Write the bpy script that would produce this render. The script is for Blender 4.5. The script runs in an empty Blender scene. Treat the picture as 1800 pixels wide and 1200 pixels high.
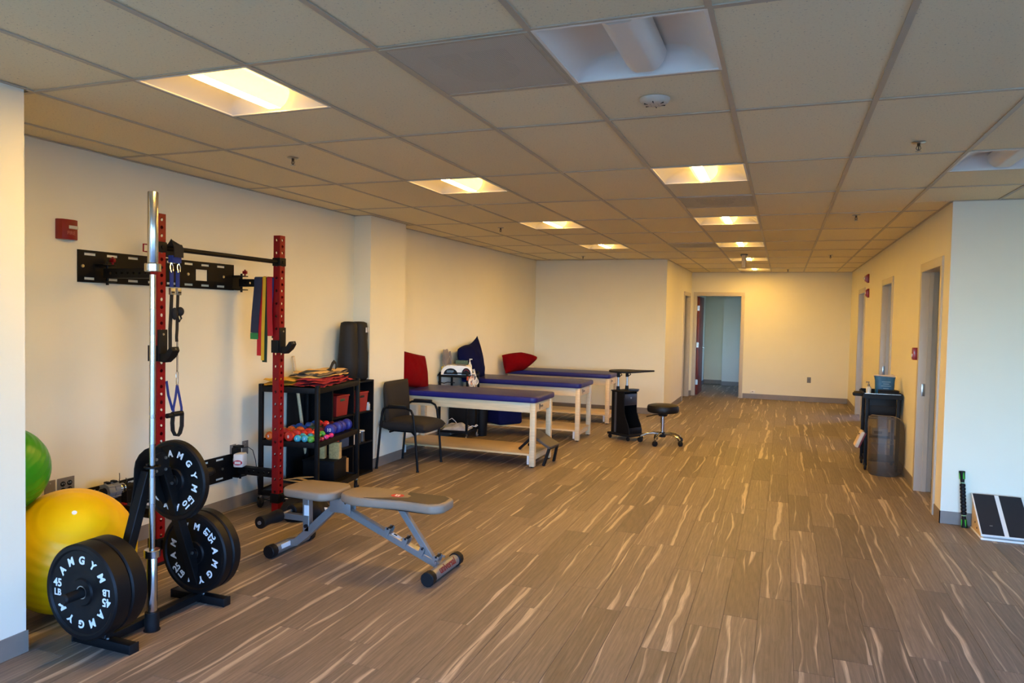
import bpy, bmesh, math, random
from mathutils import Vector, Matrix
random.seed(7)
S = bpy.context.scene
COL = S.collection
PI = math.pi
def R(d): return math.radians(d)

# ---------------------------------------------------------------- camera, sky, exposure
HC = 2.629                      # ceiling height
cam = bpy.data.cameras.new('camera'); cam.sensor_fit = 'HORIZONTAL'; cam.sensor_width = 36
cam.lens = 36 * 1272.77 / 1800; cam.clip_start = 0.05; cam.clip_end = 200
co = bpy.data.objects.new('camera', cam); COL.objects.link(co); S.camera = co
yaw, pitch, roll = 0.357472, -0.035843, 0.020131
fw = Vector((-math.sin(yaw) * math.cos(pitch), math.cos(yaw) * math.cos(pitch), math.sin(pitch)))
rt = Vector((math.cos(yaw), math.sin(yaw), 0)); up = rt.cross(fw)
r2 = math.cos(roll) * rt + math.sin(roll) * up; u2 = -math.sin(roll) * rt + math.cos(roll) * up
m = Matrix((r2, u2, -fw)).transposed().to_4x4(); m.translation = Vector((0.2532, -2.4119, 1.6324))
co.matrix_world = m

S.view_settings.view_transform = 'Standard'; S.view_settings.look = 'None'
S.view_settings.gamma = 1; S.view_settings.use_curve_mapping = False
S.view_settings.exposure = 0.0
LAMP = 280.0                    # strength of the warm lamp lenses
SKY = 2.5
W = bpy.data.worlds.new('sky'); S.world = W; W.use_nodes = True
nt = W.node_tree; bg = nt.nodes['Background']
sk = nt.nodes.new('ShaderNodeTexSky'); sk.sky_type = 'NISHITA'; sk.sun_disc = False
sk.sun_elevation = R(38); sk.sun_rotation = R(200); sk.air_density = 1.0; sk.dust_density = .6
tn = nt.nodes.new('ShaderNodeMix'); tn.data_type = 'RGBA'; tn.blend_type = 'MULTIPLY'; tn.inputs[0].default_value = 1; tn.inputs[7].default_value = (.56, .90, 1.66, 1)
nt.links.new(sk.outputs[0], tn.inputs[6]); nt.links.new(tn.outputs[2], bg.inputs[0]); bg.inputs[1].default_value = SKY
def portal(loc, rot, sx, sy):
    l = bpy.data.lights.new('daylight_portal', 'AREA'); l.shape = 'RECTANGLE'; l.size = sx; l.size_y = sy
    l.cycles.is_portal = True
    o = bpy.data.objects.new('daylight_portal', l); COL.objects.link(o); o.location = loc; o.rotation_euler = rot
portal((4.96, -2.6, 1.4), (0, R(90), 0), 2.1, 5.6)
portal((1.0, -5.93, 1.4), (R(90), 0, 0), 7.2, 2.1)
portal((4.96, 9.22, 1.6), (0, R(90), 0), .9, 6.75)
portal((2.96, 15.1, 1.4), (0, R(90), 0), 1.5, 1.6)
try:
    S.cycles.use_denoising = True; S.cycles.max_bounces = 10; S.cycles.diffuse_bounces = 6
    S.cycles.transparent_max_bounces = 12; S.cycles.caustics_reflective = False; S.cycles.caustics_refractive = False
except Exception: pass

# ---------------------------------------------------------------- helpers
def lin(h):
    h = h.lstrip('#'); o = []
    for i in (0, 2, 4):
        c = int(h[i:i + 2], 16) / 255
        o.append(c / 12.92 if c <= .04045 else ((c + .055) / 1.055) ** 2.4)
    return (*o, 1)
MATS = {}
def mat(name, col, rough=.5, metal=0, var=.06, scale=12, bump=0, bscale=200, spec=None, coat=0, stretch=None, sheen=0):
    if name in MATS: return MATS[name]
    M = bpy.data.materials.new(name); M.use_nodes = True; t = M.node_tree; p = t.nodes['Principled BSDF']
    c = lin(col) if isinstance(col, str) else col
    tc = t.nodes.new('ShaderNodeTexCoord'); mp = t.nodes.new('ShaderNodeMapping')
    if stretch: mp.inputs['Scale'].default_value = stretch
    t.links.new(tc.outputs['Object'], mp.inputs[0])
    n = t.nodes.new('ShaderNodeTexNoise'); n.inputs['Scale'].default_value = scale; n.inputs['Detail'].default_value = 3
    t.links.new(mp.outputs[0], n.inputs['Vector'])
    r = t.nodes.new('ShaderNodeValToRGB')
    r.color_ramp.elements[0].color = tuple(x * (1 - var) for x in c[:3]) + (1,)
    r.color_ramp.elements[1].color = tuple(min(1, x * (1 + var)) for x in c[:3]) + (1,)
    r.color_ramp.elements[0].position = .3; r.color_ramp.elements[1].position = .7
    t.links.new(n.outputs[0], r.inputs[0]); t.links.new(r.outputs[0], p.inputs['Base Color'])
    p.inputs['Roughness'].default_value = rough; p.inputs['Metallic'].default_value = metal
    if spec is not None: p.inputs['Specular IOR Level'].default_value = spec
    if coat: p.inputs['Coat Weight'].default_value = coat; p.inputs['Coat Roughness'].default_value = .15
    if sheen: p.inputs['Sheen Weight'].default_value = sheen
    if bump:
        n2 = t.nodes.new('ShaderNodeTexNoise'); n2.inputs['Scale'].default_value = bscale; n2.inputs['Detail'].default_value = 2
        t.links.new(mp.outputs[0], n2.inputs['Vector'])
        b = t.nodes.new('ShaderNodeBump'); b.inputs['Strength'].default_value = bump; b.inputs['Distance'].default_value = .002
        t.links.new(n2.outputs[0], b.inputs['Height']); t.links.new(b.outputs[0], p.inputs['Normal'])
    MATS[name] = M; return M
def emis(name, col, strength):
    M = bpy.data.materials.new(name); M.use_nodes = True; t = M.node_tree; p = t.nodes['Principled BSDF']
    p.inputs['Base Color'].default_value = (.8, .8, .78, 1); p.inputs['Roughness'].default_value = .4
    p.inputs['Emission Color'].default_value = col          # emission boosted on down-facing faces only, so the reflectors stay dim
    g = t.nodes.new('ShaderNodeNewGeometry'); sx = t.nodes.new('ShaderNodeSeparateXYZ'); t.links.new(g.outputs['Normal'], sx.inputs[0])
    mr = t.nodes.new('ShaderNodeMapRange'); mr.inputs[1].default_value = -.97; mr.inputs[2].default_value = -.99; mr.inputs[3].default_value = 5.0; mr.inputs[4].default_value = strength
    t.links.new(sx.outputs['Z'], mr.inputs[0]); t.links.new(mr.outputs[0], p.inputs['Emission Strength'])
    MATS[name] = M; return M
def sheer(name, tint, alpha, rough=.1):
    M = bpy.data.materials.new(name); M.use_nodes = True; t = M.node_tree; t.nodes.clear()
    o = t.nodes.new('ShaderNodeOutputMaterial'); mx = t.nodes.new('ShaderNodeMixShader'); tr = t.nodes.new('ShaderNodeBsdfTransparent')
    pr = t.nodes.new('ShaderNodeBsdfPrincipled'); pr.inputs['Base Color'].default_value = tint; pr.inputs['Roughness'].default_value = rough
    tr.inputs[0].default_value = tuple(.5 + .5 * x for x in tint[:3]) + (1,)
    fr = t.nodes.new('ShaderNodeLayerWeight'); fr.inputs[0].default_value = .25
    ma = t.nodes.new('ShaderNodeMath'); ma.operation = 'MULTIPLY_ADD'; ma.inputs[1].default_value = 1 - alpha; ma.inputs[2].default_value = alpha
    t.links.new(fr.outputs['Fresnel'], ma.inputs[0]); t.links.new(ma.outputs[0], mx.inputs[0])
    t.links.new(tr.outputs[0], mx.inputs[1]); t.links.new(pr.outputs[0], mx.inputs[2]); t.links.new(mx.outputs[0], o.inputs[0])
    MATS[name] = M; return M

class MB:
    def __init__(s): s.bm = bmesh.new()
    def _new(s, f):
        a = len(s.bm.verts); f(); s.bm.verts.ensure_lookup_table(); return s.bm.verts[a:]
    def box(s, x0, x1, y0, y1, z0, z1, bev=0, seg=2, M=None):
        vs = [s.bm.verts.new((x, y, z)) for z in (z0, z1) for y in (y0, y1) for x in (x0, x1)]
        fs = [s.bm.faces.new([vs[i] for i in q]) for q in ((0, 2, 3, 1), (4, 5, 7, 6), (0, 1, 5, 4), (2, 6, 7, 3), (0, 4, 6, 2), (1, 3, 7, 5))]
        if bev:
            es = list({e for f in fs for e in f.edges})
            r = bmesh.ops.bevel(s.bm, geom=es, offset=bev, segments=seg, affect='EDGES', profile=.5)
            vs = list({v for f in r['faces'] for v in f.verts} | {v for v in vs if v.is_valid})
        if M is not None: bmesh.ops.transform(s.bm, matrix=M, verts=[v for v in vs if v.is_valid])
        return s
    def bar(s, p0, p1, w, h, up=(0, 0, 1), bev=0):        # box along a line
        p0, p1 = Vector(p0), Vector(p1); d = p1 - p0; L = d.length; y = d.normalized()
        x = y.cross(Vector(up))
        if x.length < 1e-4: x = y.cross(Vector((1, 0, 0)))
        x.normalize(); z = x.cross(y)
        M = Matrix((x, y, z)).transposed().to_4x4(); M.translation = p0
        return s.box(-w / 2, w / 2, 0, L, -h / 2, h / 2, bev, 1, M)
    def cyl(s, p0, p1, r, r1=None, n=18, caps=True):
        return s.tube([p0, p1], [r, r if r1 is None else r1], n, caps)
    def tube(s, pts, r, n=8, caps=True, flat=None, closed=False, nrm=None):
        pts = [Vector(p) for p in pts]; k = len(pts); rings = []; px = None
        for i, p in enumerate(pts):
            if closed: d = pts[(i + 1) % k] - pts[i - 1]
            else: d = pts[min(i + 1, k - 1)] - pts[max(i - 1, 0)]
            d.normalize()
            if nrm is not None: x = Vector(nrm)
            elif px is None: x = Vector((0, 0, 1)) if abs(d.z) < .9 else Vector((1, 0, 0))
            else: x = px
            x = x - d * x.dot(d)
            if x.length < 1e-5: x = d.orthogonal()
            x.normalize(); px = x; y = d.cross(x)
            ri = r[i] if isinstance(r, (list, tuple)) else r
            ring = []
            if flat:
                for a, b in ((-1, -1), (1, -1), (1, 1), (-1, 1)):
                    ring.append(s.bm.verts.new(p + y * a * flat[0] / 2 + x * b * flat[1] / 2))
            else:
                for j in range(n):
                    a = 2 * PI * j / n; ring.append(s.bm.verts.new(p + (x * math.cos(a) + y * math.sin(a)) * ri))
            rings.append(ring)
        N = len(rings[0])
        for i in range(k if closed else k - 1):
            A, B = rings[i], rings[(i + 1) % k]
            for j in range(N): s.bm.faces.new((A[j], A[(j + 1) % N], B[(j + 1) % N], B[j]))
        if caps and not closed:
            s.bm.faces.new(rings[0][::-1]); s.bm.faces.new(rings[-1])
        return s
    def lathe(s, prof, n=24, M=None):                     # profile of (r, z) about z
        rings = []; new = []
        for r, z in prof:
            if r < 1e-6: v = [s.bm.verts.new((0, 0, z))]
            else: v = [s.bm.verts.new((r * math.cos(2 * PI * j / n), r * math.sin(2 * PI * j / n), z)) for j in range(n)]
            rings.append(v); new += v
        for A, B in zip(rings, rings[1:]):
            for j in range(n):
                k = (j + 1) % n
                if len(A) == 1 and len(B) == 1: continue
                if len(A) == 1: s.bm.faces.new((A[0], B[k], B[j]))
                elif len(B) == 1: s.bm.faces.new((A[j], A[k], B[0]))
                else: s.bm.faces.new((A[j], A[k], B[k], B[j]))
        if M is not None: bmesh.ops.transform(s.bm, matrix=M, verts=new)
        return s
    def prism(s, poly, axis, a, b, bev=0, M=None):        # polygon in the plane normal to axis
        def P(u, v, w): return {'x': (w, u, v), 'y': (u, w, v), 'z': (u, v, w)}[axis]
        A = [s.bm.verts.new(P(u, v, a)) for u, v in poly]; B = [s.bm.verts.new(P(u, v, b)) for u, v in poly]
        fs = [s.bm.faces.new(A), s.bm.faces.new(B[::-1])]
        k = len(poly)
        for i in range(k): fs.append(s.bm.faces.new((A[i], B[i], B[(i + 1) % k], A[(i + 1) % k])))
        vs = A + B
        if bev:
            es = list(set(fs[0].edges) | set(fs[1].edges))
            r = bmesh.ops.bevel(s.bm, geom=es, offset=bev, segments=2, affect='EDGES', profile=.5)
            vs = list({v for f in r['faces'] for v in f.verts} | {v for v in vs if v.is_valid})
        if M is not None: bmesh.ops.transform(s.bm, matrix=M, verts=[v for v in vs if v.is_valid])
        return s
    def ball(s, c, rx, ry=None, rz=None, u=20, v=12, fn=None):
        ry = rx if ry is None else ry; rz = rx if rz is None else rz
        prof = [(math.sin(PI * i / v), -math.cos(PI * i / v)) for i in range(v + 1)]
        a = len(s.bm.verts); s.lathe(prof, u); s.bm.verts.ensure_lookup_table()
        for w in s.bm.verts[a:]:
            q = Vector((w.co.x * rx, w.co.y * ry, w.co.z * rz))
            w.co = (fn(q) if fn else q) + Vector(c)
        return s
    def mesh(s, me, M):
        a = len(s.bm.verts); s.bm.from_mesh(me); s.bm.verts.ensure_lookup_table()
        bmesh.ops.transform(s.bm, matrix=M, verts=s.bm.verts[a:]); return s
    def quad(s, *p):
        s.bm.faces.new([s.bm.verts.new(q) for q in p]); return s
    def build(s, name, m, parent=None, loc=None, smooth=35, stuff=False):
        bmesh.ops.recalc_face_normals(s.bm, faces=s.bm.faces)
        me = bpy.data.meshes.new(name); s.bm.to_mesh(me); s.bm.free()
        me.materials.append(m)
        if smooth:
            me.polygons.foreach_set('use_smooth', [True] * len(me.polygons)); me.set_sharp_from_angle(angle=R(smooth))
        o = link(name, me, parent, loc)
        if stuff: o['kind'] = 'stuff'
        return o
def link(name, me, parent=None, loc=None):
    o = bpy.data.objects.new(name, me); COL.objects.link(o)
    if parent: o.parent = parent
    if loc: o.location = loc
    return o
def thing(name, label, cat, loc=(0, 0, 0), rz=0, group=None):
    o = bpy.data.objects.new(name, None); COL.objects.link(o); o.location = loc; o.rotation_euler = (0, 0, R(rz))
    o.empty_display_size = .1
    return tag(o, label, cat, group)
def tag(o, label, cat, group=None):
    o['label'] = label; o['category'] = cat
    if group: o['group'] = group
    return o
def struct(o): o['kind'] = 'structure'; return o
def dup(root, loc, label, rz=None, group=None):
    r = root.copy(); COL.objects.link(r); r.location = loc; r['label'] = label
    if rz is not None: r.rotation_euler = (0, 0, R(rz))
    if group: r['group'] = group
    for ch in list(root.children):
        c = ch.copy(); COL.objects.link(c); c.parent = r
        for g in list(ch.children):
            d = g.copy(); COL.objects.link(d); d.parent = c
    return r
_txt = {}
def text_mesh(s, size, bold=0, ext=.0006, shear=0):
    k = (s, size, bold, ext, shear)
    if k not in _txt:
        c = bpy.data.curves.new('lettering', 'FONT'); c.body = s; c.size = size; c.extrude = ext; c.offset = bold * size; c.shear = shear
        c.align_x = 'CENTER'; c.align_y = 'CENTER'; c.resolution_u = 3
        o = bpy.data.objects.new('lettering', c); _txt[k] = bpy.data.meshes.new_from_object(o)
        bpy.data.objects.remove(o); bpy.data.curves.remove(c)
    return _txt[k]
FACE_Y = Matrix.Rotation(R(90), 4, 'X')                       # text standing up, seen from -y
FACE_X = Matrix.Rotation(R(90), 4, 'Z') @ FACE_Y               # text standing up, seen from +x
FACE_NX = Matrix.Rotation(R(-90), 4, 'Z') @ FACE_Y
def T(x, y, z): return Matrix.Translation((x, y, z))
YAX = Matrix.Rotation(R(90), 4, 'X')                           # lathe axis z -> -y
XAX = Matrix.Rotation(R(90), 4, 'Y')                           # lathe axis z -> +x

# ---------------------------------------------------------------- materials
M_wall = mat('wall_paint', (.80, .765, .605, 1), .6, var=.012, scale=3, bump=.06, bscale=350)
M_trim = mat('frame_paint', (.52, .475, .39, 1), .42, var=.02)
M_base = mat('baseboard_vinyl', '#80766a', .45, var=.05, bump=.03)
M_black = mat('black_paint', '#0d0d0e', .5, spec=.18, var=.1, bump=.05, bscale=300)
M_blackmatte = mat('black_rubber', '#0d0d0e', .62, spec=.25, var=.12, bump=.12, bscale=400)
M_red = mat('red_powder_coat', '#7c0710', .4, spec=.25, var=.05, bump=.04, bscale=400)
M_chrome = mat('chrome', '#c4c4c1', .2, 1, var=.02)
M_steel = mat('brushed_steel', '#b9b9b5', .3, 1, var=.05, stretch=(1, 1, 20))
M_silver = mat('silver_paint', '#83827f', .38, .5, var=.04)
M_plate = mat('grey_plastic', '#75706a', .45, var=.04)
M_white = mat('white_plastic', '#e9e7e0', .4, var=.02)
M_yellow = mat('yellow_rubber', (.82, .50, .0, 1), .45, var=.03, scale=5, spec=.35)
M_green = mat('green_rubber', '#348a12', .32, var=.06)
M_navyv = mat('navy_vinyl', '#1f1f66', .42, spec=.35, var=.05, bump=.12, bscale=250)
M_navyc = mat('navy_cloth', '#0c1038', .95, var=.1, bump=.2, bscale=300, spec=.1)
M_redc = mat('red_cloth', '#6c0007', .95, var=.08, bump=.2, bscale=300, spec=.1)
M_maple = mat('maple_wood', '#dcc49a', .42, var=.09, scale=6, stretch=(1, 12, 12))
M_maplex = mat('maple_board', '#d4b47d', .42, var=.1, scale=5, stretch=(1, 10, 10))
M_tan = mat('tan_vinyl', '#7d7061', .5, var=.05, bump=.15, bscale=250)
M_taupe = mat('dark_taupe_vinyl', '#403930', .5, var=.05, bump=.15, bscale=250)
M_chairc = mat('black_fabric', '#17120e', .85, var=.15, bump=.3, bscale=400)
M_print = mat('white_print', '#dededb', .6, var=.01)
M_hole = mat('dark_slot', '#0c0b0a', .8)
M_glass = sheer('window_glass', (.9, .95, .95, 1), .03, .02)
M_lens_on = emis('lit_lens', (1.0, .555, .105, 1), LAMP)
M_lens_off = mat('opal_lens', '#e4e2da', .35, var=.01)
M_refl = mat('reflector_enamel', '#eae7de', .4, var=.01)
M_grid = mat('grid_enamel', '#bab09c', .45, var=.02)

# floor planks
M_floor = bpy.data.materials.new('plank_vinyl'); M_floor.use_nodes = True
def floor_nodes():
    t = M_floor.node_tree; N = t.nodes; L = t.links.new; p = N['Principled BSDF']
    def nd(k, **kw):
        n = N.new(k)
        for a, b in kw.items(): setattr(n, a, b)
        return n
    geo = nd('ShaderNodeNewGeometry'); oi = nd('ShaderNodeObjectInfo')
    add = nd('ShaderNodeMath', operation='ADD'); L(geo.outputs['Random Per Island'], add.inputs[0]); L(oi.outputs['Random'], add.inputs[1])
    fr = nd('ShaderNodeMath', operation='FRACT'); L(add.outputs[0], fr.inputs[0])
    wn = nd('ShaderNodeTexWhiteNoise', noise_dimensions='1D'); L(fr.outputs[0], wn.inputs['W'])
    off = nd('ShaderNodeVectorMath', operation='SCALE'); off.inputs['Scale'].default_value = 60; L(wn.outputs['Color'], off.inputs[0])
    pos = nd('ShaderNodeVectorMath', operation='ADD'); L(geo.outputs['Position'], pos.inputs[0]); L(off.outputs[0], pos.inputs[1])
    def mp(sx, sy, rz=0):
        n = nd('ShaderNodeMapping'); n.inputs['Scale'].default_value = (sx, sy, 1); n.inputs['Rotation'].default_value = (0, 0, rz); L(pos.outputs[0], n.inputs[0]); return n
    def noise(m, scale, det, rough=.5, dist=0):
        n = nd('ShaderNodeTexNoise'); n.inputs['Scale'].default_value = scale; n.inputs['Detail'].default_value = det
        n.inputs['Roughness'].default_value = rough; n.inputs['Distortion'].default_value = dist; L(m.outputs[0], n.inputs['Vector']); return n
    def ramp(src, pts):
        r = nd('ShaderNodeValToRGB'); e = r.color_ramp.elements
        while len(e) < len(pts): e.new(.5)
        for q, (a, c) in zip(e, pts): q.position = a; q.color = (c, c, c, 1) if not isinstance(c, tuple) else c
        L(src, r.inputs[0]); return r
    def mix(f, a, b, blend='MIX'):
        n = nd('ShaderNodeMix', data_type='RGBA', blend_type=blend)
        if isinstance(f, float): n.inputs[0].default_value = f
        else: L(f, n.inputs[0])
        for i, q in ((6, a), (7, b)):
            if isinstance(q, tuple): n.inputs[i].default_value = q
            else: L(q, n.inputs[i])
        return n
    base = ramp(wn.outputs['Value'], [(0, lin('#6a5e52')), (.5, lin('#776a5d')), (1, lin('#847566'))])
    grain = noise(mp(42, 2.0), 1.6, 6, .7, 1.2)
    g = ramp(grain.outputs[0], [(.3, .6), (.7, 1.25)])
    b1 = mix(1.0, base.outputs[0], g.outputs[0], 'MULTIPLY')
    cath = nd('ShaderNodeTexWave', wave_type='RINGS', rings_direction='Z'); cm = mp(9, .9)
    L(cm.outputs[0], cath.inputs['Vector']); cath.inputs['Scale'].default_value = 1.5; cath.inputs['Distortion'].default_value = 7; cath.inputs['Detail'].default_value = 2; cath.inputs['Detail Scale'].default_value = 1.1
    c2 = ramp(cath.outputs[0], [(0, .72), (.45, 1.02), (1, 1.1)])
    b2 = mix(.35, b1.outputs[2], c2.outputs[0], 'MULTIPLY')
    # pale sapwood streaks: one sharp edge, one fading edge, wandering along each plank
    def M2(op, a, b, c=None):
        n = nd('ShaderNodeMath', operation=op)
        for i, q in enumerate((a, b, c)):
            if q is None: continue
            if isinstance(q, (int, float)): n.inputs[i].default_value = q
            else: L(q, n.inputs[i])
        return n.outputs[0]
    uv = nd('ShaderNodeUVMap', uv_map='UVMap'); us = nd('ShaderNodeSeparateXYZ'); L(uv.outputs[0], us.inputs[0])
    rs_ = nd('ShaderNodeSeparateColor'); L(wn.outputs['Color'], rs_.inputs[0])
    def n1(seed, off_, sc):
        cb = nd('ShaderNodeCombineXYZ'); L(M2('MULTIPLY', us.outputs['Y'], sc), cb.inputs[0]); L(M2('MULTIPLY_ADD', seed, 91.0, off_), cb.inputs[1])
        n = nd('ShaderNodeTexNoise'); n.inputs['Scale'].default_value = 1; n.inputs['Detail'].default_value = 2; n.inputs['Roughness'].default_value = .45; L(cb.outputs[0], n.inputs['Vector']); return n.outputs[0]
    def streak(seed, place, o_, amp, wmin, wk, sgn):
        c = M2('MULTIPLY_ADD', M2('SUBTRACT', place, .5), .19, M2('MULTIPLY', M2('SUBTRACT', n1(seed, o_, 1.2), .5), amp))
        d = M2('MULTIPLY', M2('SUBTRACT', us.outputs['X'], c), sgn)
        w = M2('MULTIPLY', M2('SUBTRACT', n1(seed, o_ + 37.3, 1.0), wmin), wk)
        e1 = nd('ShaderNodeMapRange'); L(d, e1.inputs[0]); e1.inputs[1].default_value = 0; e1.inputs[2].default_value = .0025
        e2 = nd('ShaderNodeMapRange'); L(M2('SUBTRACT', w, d), e2.inputs[0]); e2.inputs[1].default_value = 0; e2.inputs[2].default_value = .013
        return M2('MULTIPLY', e1.outputs[0], e2.outputs[0])
    A_ = streak(rs_.outputs[0], rs_.outputs[1], 3.1, .11, .405, .15, 1); B_ = streak(rs_.outputs[1], rs_.outputs[2], 11.7, .11, .425, .12, -1); C_ = streak(rs_.outputs[2], rs_.outputs[0], 23.9, .13, .425, .06, 1)
    mx = nd('ShaderNodeMath', operation='MAXIMUM'); L(M2('MAXIMUM', A_, B_), mx.inputs[0]); L(M2('MULTIPLY', C_, .75), mx.inputs[1])
    cream = mix(1.0, lin('#c0ae98'), g.outputs[0], 'MULTIPLY')
    b3 = mix(M2('MULTIPLY', mx.outputs[0], .85), b2.outputs[2], cream.outputs[2])
    L(b3.outputs[2], p.inputs['Base Color'])
    rr = ramp(grain.outputs[0], [(0, .44), (1, .6)]); L(rr.outputs[0], p.inputs['Roughness'])
    p.inputs['Specular IOR Level'].default_value = .45
    bp = nd('ShaderNodeBump'); bp.inputs['Strength'].default_value = .12; bp.inputs['Distance'].default_value = .002
    L(grain.outputs[0], bp.inputs['Height']); L(bp.outputs[0], p.inputs['Normal'])
floor_nodes()
# ceiling tiles
M_tile = bpy.data.materials.new('mineral_tile'); M_tile.use_nodes = True
def tile_nodes():
    t = M_tile.node_tree; N = t.nodes; L = t.links.new; p = N['Principled BSDF']
    geo = N.new('ShaderNodeNewGeometry'); oi = N.new('ShaderNodeObjectInfo')
    n = N.new('ShaderNodeTexNoise'); n.inputs['Scale'].default_value = 95; n.inputs['Detail'].default_value = 3; n.inputs['Roughness'].default_value = .7
    L(geo.outputs['Position'], n.inputs['Vector'])
    r = N.new('ShaderNodeValToRGB'); e = r.color_ramp.elements
    e[0].position = .27; e[0].color = (.22, .2, .17, 1); e[1].position = .38; e[1].color = (.84, .745, .51, 1)
    q = e.new(.8); q.color = (.88, .785, .55, 1)
    L(n.outputs[0], r.inputs[0])
    hv = N.new('ShaderNodeHueSaturation'); ma = N.new('ShaderNodeMapRange'); ma.inputs[3].default_value = .95; ma.inputs[4].default_value = 1.05
    L(oi.outputs['Random'], ma.inputs[0]); L(ma.outputs[0], hv.inputs['Value']); L(r.outputs[0], hv.inputs['Color'])
    L(hv.outputs[0], p.inputs['Base Color']); p.inputs['Roughness'].default_value = .85; p.inputs['Specular IOR Level'].default_value = .2
    b = N.new('ShaderNodeBump'); b.inputs['Strength'].default_value = .35; b.inputs['Distance'].default_value = .003
    L(r.outputs[0], b.inputs['Height']); L(b.outputs[0], p.inputs['Normal'])
tile_nodes()

# ---------------------------------------------------------------- setting: floor
XL, XR, YB, YF = -3.93, 1.512, 9.95, 13.48
b = MB(); b.box(-4.3, 5.2, -6.2, 17.2, -.12, -.0035)
floor = struct(b.build('floor', mat('underlay', '#3b3128', .8), smooth=0))
PW, PL, PT = .178, 1.22, .0035
def plank_mesh(L):
    k = MB(); g = .0005; bv = .0012; x, y = PW / 2 - g, L / 2 - g
    vs = [k.bm.verts.new(q) for q in ((-x, -y, -PT), (x, -y, -PT), (x, y, -PT), (-x, y, -PT), (-x, -y, -bv), (x, -y, -bv), (x, y, -bv), (-x, y, -bv),
          (-x + bv, -y + bv, 0), (x - bv, -y + bv, 0), (x - bv, y - bv, 0), (-x + bv, y - bv, 0))]
    for a in (0, 4):
        for i in range(4): k.bm.faces.new((vs[a + i], vs[a + (i + 1) % 4], vs[a + 4 + (i + 1) % 4], vs[a + 4 + i]))
    k.bm.faces.new(vs[8:12]); uvl = k.bm.loops.layers.uv.new('UVMap')
    for f in k.bm.faces:
        for lp in f.loops: lp[uvl].uv = (lp.vert.co.x, lp.vert.co.y)
    me = bpy.data.meshes.new('plank'); bmesh.ops.recalc_face_normals(k.bm, faces=k.bm.faces); k.bm.to_mesh(me); k.bm.free(); me.materials.append(M_floor); return me
pm = plank_mesh(PL)
planks = []
rnd = random.Random(3); i = 0; x = -4.1 + PW / 2
ci = m.inverted(); fpx = 1272.77
while x < 5.1:
    y = -6.1 - rnd.random() * PL
    while y < 17.0:
        c = Vector((x, y + PL / 2, 0)); q = ci @ c; area = 0
        if q.z < -.4:
            px, py = 900 - fpx * q.x / q.z, 600 + fpx * q.y / q.z
            if -60 < px < 1860 and py < 1290 and c.y < 13.6 and -4.0 < x < 2.3 and not (x < -3.0 and c.y < .3): area = 1 / (-q.z) ** 3
        planks.append((area, c)); y += PL
    x += PW
planks.sort(key=lambda t: -t[0])
k = MB()
for n_, (a, c) in enumerate(planks):
    if n_ < 290 and a > 0: o = link('plank', pm, floor, c)
    else: k.mesh(pm, Matrix.Translation(c))
o = k.build('plank_field', M_floor, floor, smooth=0); o['kind'] = 'stuff'

# ---------------------------------------------------------------- setting: walls
ZT = HC + .22
def wall(name, *boxes):
    k = MB()
    for q in boxes: k.box(*q)
    return struct(k.build(name, M_wall, smooth=0))
wall('wall_left', (XL - .12, XL, -.05, YB + .12, 0, ZT))
wall('wall_stub', (-3.3, -3.05, -6.1, -.05, 0, ZT), (XL - .12, -3.3, -.25, -.05, 0, ZT))
wall('wall_column', (XL, -3.73, 4.06, 4.79, 0, ZT))
wall('wall_back', (XL, -1.6, YB, YB + .12, 0, ZT))
wall('wall_hall_left', (-1.72, -1.6, YB + .12, 12.28, 0, ZT), (-1.72, -1.6, 13.22, YF, 0, ZT), (-1.72, -1.6, 12.28, 13.22, 2.13, ZT))
wall('wall_far', (-1.72, -1.5, YF, YF + .12, 0, ZT), (-.56, XR + .12, YF, YF + .12, 0, ZT), (-1.5, -.56, YF, YF + .12, 2.16, ZT))
DR = [(4.66, 5.58), (7.62, 8.55), (10.85, 11.78)]
segs = []; y0 = 4.48
for a, b_ in DR: segs.append((y0, a)); y0 = b_
segs.append((y0, YF))
wall('wall_right', *[(XR, XR + .12, a, c, 0, ZT) for a, c in segs], *[(XR, XR + .12, a, c, 2.16, ZT) for a, c in DR])
wall('wall_alcove', (XR, 5.0, 4.36, 4.48, 0, ZT))
def win_wall_x(name, X, y0, y1, wy0, wy1, z0, z1):
    return wall(name, (X, X + .15, y0, wy0, 0, ZT), (X, X + .15, wy1, y1, 0, ZT), (X, X + .15, wy0, wy1, 0, z0), (X, X + .15, wy0, wy1, z1, ZT))
win_wall_x('wall_window_side', 5.0, -6.1, 4.48, -5.4, .2, .35, 2.45)
win_wall_x('wall_rooms_outer', 5.0, 4.48, YF + .12, 5.85, 12.6, 1.15, 2.05)
wall('wall_behind', (-3.3, -2.6, -6.1, -5.95, 0, ZT), (4.6, 5.15, -6.1, -5.95, 0, ZT), (-2.6, 4.6, -6.1, -5.95, 0, .35), (-2.6, 4.6, -6.1, -5.95, 2.45, ZT))
wall('wall_partition', (XR + .12, 5.0, 6.25, 6.35, 0, ZT), (XR + .12, 5.0, 9.4, 9.5, 0, ZT))
wall('wall_side_room', (-3.8, -1.72, 12.0, 12.1, 0, ZT), (-3.8, -3.7, 12.1, 13.6, 0, ZT), (-3.8, -1.72, 13.5, 13.6, 0, ZT))
wall('wall_far_room', (-1.72, -1.6, YF + .12, 16.7, 0, ZT), (-1.6, -1.14, 16.6, 16.72, 0, ZT), (-1.14, 3.1, 16.3, 16.72, 0, ZT))
win_wall_x('wall_far_window', 3.0, YF + .12, 16.3, 14.3, 15.9, .65, 2.15)
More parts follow.
